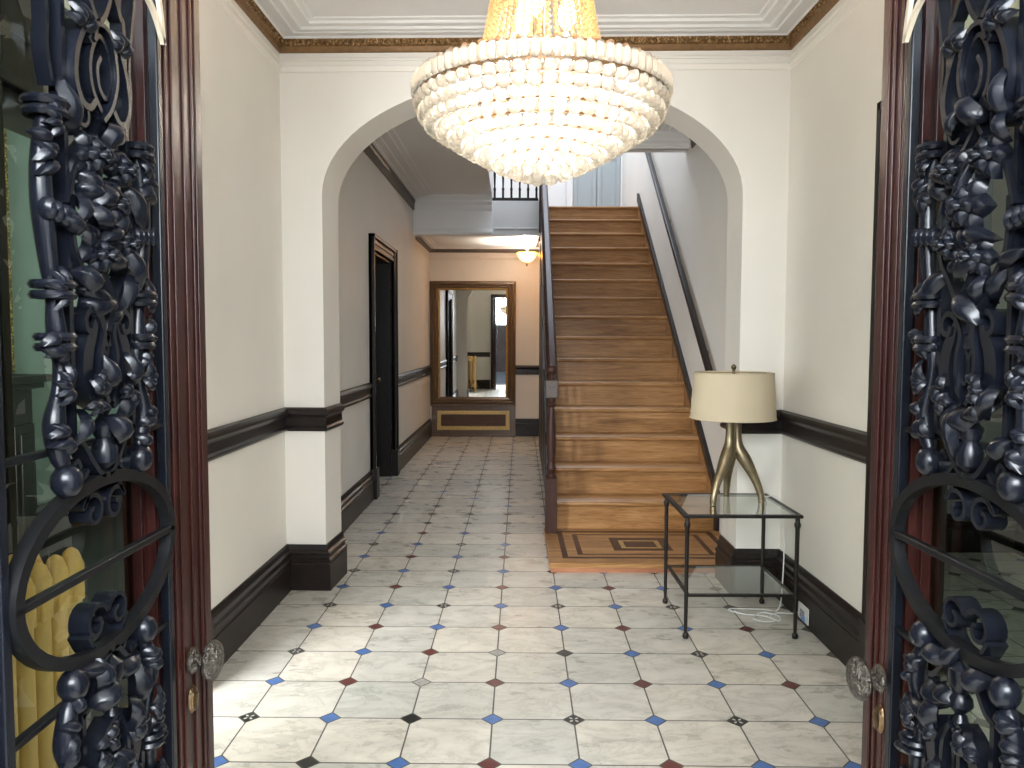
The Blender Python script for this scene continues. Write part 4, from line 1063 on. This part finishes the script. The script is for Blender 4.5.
# ------------------------------------------------------------------ radiator
ra = thing('radiator', 'cream yellow cast iron radiator behind the left door', 'radiator', (-1.10, 1.425, 0))
for i in range(11):
    y = -.30+.06*i
    mb = MB()
    for x in (-.095, 0, .095):
        mb.lathe([(.016,.085),(.026,.12),(.021,.17),(.021,.82),(.027,.865),(.027,.905),(.016,.935),(.004,.945)], (x,y,0), 10)
    mb.box(-.115, .115, y-.020, y+.020, .13, .185); mb.box(-.115, .115, y-.020, y+.020, .82, .88)
    if i in (0, 10):
        for x in (-.1, .1): mb.lathe([(.024,0),(.02,.03),(.015,.10)], (x,y,0), 10)
    mb.build('radiator_section', 'radiator', ra, bevel=.006)
mb = MB(); mb.tube([(0,.32,.16),(0,.37,.16),(0,.38,.14),(0,.38,.0)], .014, 10); mb.lathe([(.03,.15),(.034,.165),(.03,.20),(.012,.21),(.012,.235),(.03,.24),(.03,.255)], (0,.37,0), 12); mb.build('valve', 'brass', ra)

# ------------------------------------------------------------------ gilt overmantel mirror and mantelpiece in the side room
gm = thing('gilt_mirror', 'large carved gilt framed mirror on the green wall beyond the left door', 'mirror', (sx0+.002, 4.35, 1.19))
mb = MB()
def yz_frame(mb, Y0, Y1, Z0, Z1, steps):
    rings = [[(Y0+i,Z0+i),(Y1-i,Z0+i),(Y1-i,Z1-i),(Y0+i,Z1-i)] for i, _ in steps]
    for k in range(len(steps)-1):
        for c in range(4):
            d = (c+1)%4
            mb.add([(steps[k][1],*rings[k][c]),(steps[k][1],*rings[k][d]),(steps[k+1][1],*rings[k+1][d]),(steps[k+1][1],*rings[k+1][c])], [(0,1,2,3)])
yz_frame(mb, -.66, .66, 0, 1.56, [(0,0),(0,.05),(.02,.065),(.05,.06),(.07,.04),(.10,.045),(.12,.02),(.12,0)])
mb.build('frame', 'giltframe', gm, smooth=35)
mb = MB(); mb.box(.005, .018, -.56, .56, .10, 1.46); mb.build('mirror_glass', 'mirror', gm)
mp = thing('mantelpiece', 'dark wooden mantelpiece under the gilt mirror beyond the left door', 'mantelpiece', (sx0+.001, 4.35, 0))
mb = MB(); mb.box(0, .26, -.74, .74, 1.13, 1.18); mb.box(0, .22, -.70, .70, 1.09, 1.13); mb.build('shelf', 'dark', mp, bevel=.006)
mb = MB(); mb.box(0, .16, -.66, .66, .86, 1.09); mb.build('frieze', 'dark', mp, bevel=.004)
for s_ in (-1, 1):
    mb = MB(); mb.box(0, .17, min(s_*.66,s_*.46), max(s_*.66,s_*.46), 0, .86); mb.box(.17, .185, min(s_*.62,s_*.50), max(s_*.62,s_*.50), .12, .80); mb.build('jamb', 'darkz', mp, bevel=.004)
mb = MB(); mb.box(0, .03, -.46, .46, 0, .86); part_label(mb.build('firebox', 'rubber', mp), 'black fire opening')

# ------------------------------------------------------------------ lights
def area(name, loc, rot, sx, sy, power, col):
    l = bpy.data.lights.new(name, 'AREA'); l.shape = 'RECTANGLE'; l.size = sx; l.size_y = sy; l.energy = power; l.color = col
    o = bpy.data.objects.new(name, l); COL.objects.link(o); o.location = loc; o.rotation_euler = rot; return o
def point(name, loc, power, col, r):
    l = bpy.data.lights.new(name, 'POINT'); l.energy = power; l.color = col; l.shadow_soft_size = r
    o = bpy.data.objects.new(name, l); COL.objects.link(o); o.location = loc; return o
area('street_daylight', (0, -1.2, 2.30), (PI/2-.5, 0, 0), 1.95, 1.0, 335, (.88, .94, 1.0))
area('left_room_fill_light', (-2.35, 1.03, 1.6), (PI/2, 0, 0), 1.3, 1.9, 370, (.92, .96, 1.0))  # added to light the right entry wall through the doorway; no window stands here
area('right_room_fill_light', (2.55, 1.03, 1.6), (PI/2, 0, 0), 1.3, 1.9, 18, (.92, .96, 1.0))  # added fill to brighten the left entry wall; this room has no window
area('assumed_skylight', (.55, 9.2, 5.95), (0, 0, 0), 1.6, 2.6, 115, (.78, .86, 1.0))  # assumed daylight from above, with no skylight opening built in the ceiling
point('chandelier_light', (CX, CY, 2.10), 38, (1.0, .92, .82), .10)
for i in range(8):
    a = 2*PI*i/8+.1; point('chandelier_bulb_light', (CX+.27*math.cos(a), CY+.27*math.sin(a), 2.150), 4.6, (1.0, .92, .80), .03)
point('corridor_lamp_light', (.195, 10.3, 2.53), 190, (1.0, .93, .80), .03)

w = bpy.data.worlds.new('sky'); SC.world = w; w.use_nodes = True
bg = w.node_tree.nodes['Background']; bg.inputs[0].default_value = (.62, .78, 1.0, 1); bg.inputs[1].default_value = 1.0

# ------------------------------------------------------------------ camera
cam = bpy.data.cameras.new('camera'); co = bpy.data.objects.new('camera', cam); COL.objects.link(co)
cam.sensor_width = 36; cam.lens = 36*767.8/1024; cam.clip_start = .02; cam.clip_end = 60
co.matrix_world = Matrix.Translation((0, 0, 1.4226)) @ Matrix.Rotation(PI/2-.0592, 4, 'X') @ Matrix.Rotation(.0029, 4, 'Z')
SC.camera = co
SC.view_settings.view_transform = 'Standard'; SC.view_settings.look = 'None'
SC.view_settings.gamma = 1; SC.view_settings.use_curve_mapping = False
SC.view_settings.exposure = 0.1
SC.cycles.max_bounces = 10; SC.cycles.transparent_max_bounces = 24; SC.cycles.caustics_reflective = False; SC.cycles.caustics_refractive = False
SC.cycles.sample_clamp_indirect = 6
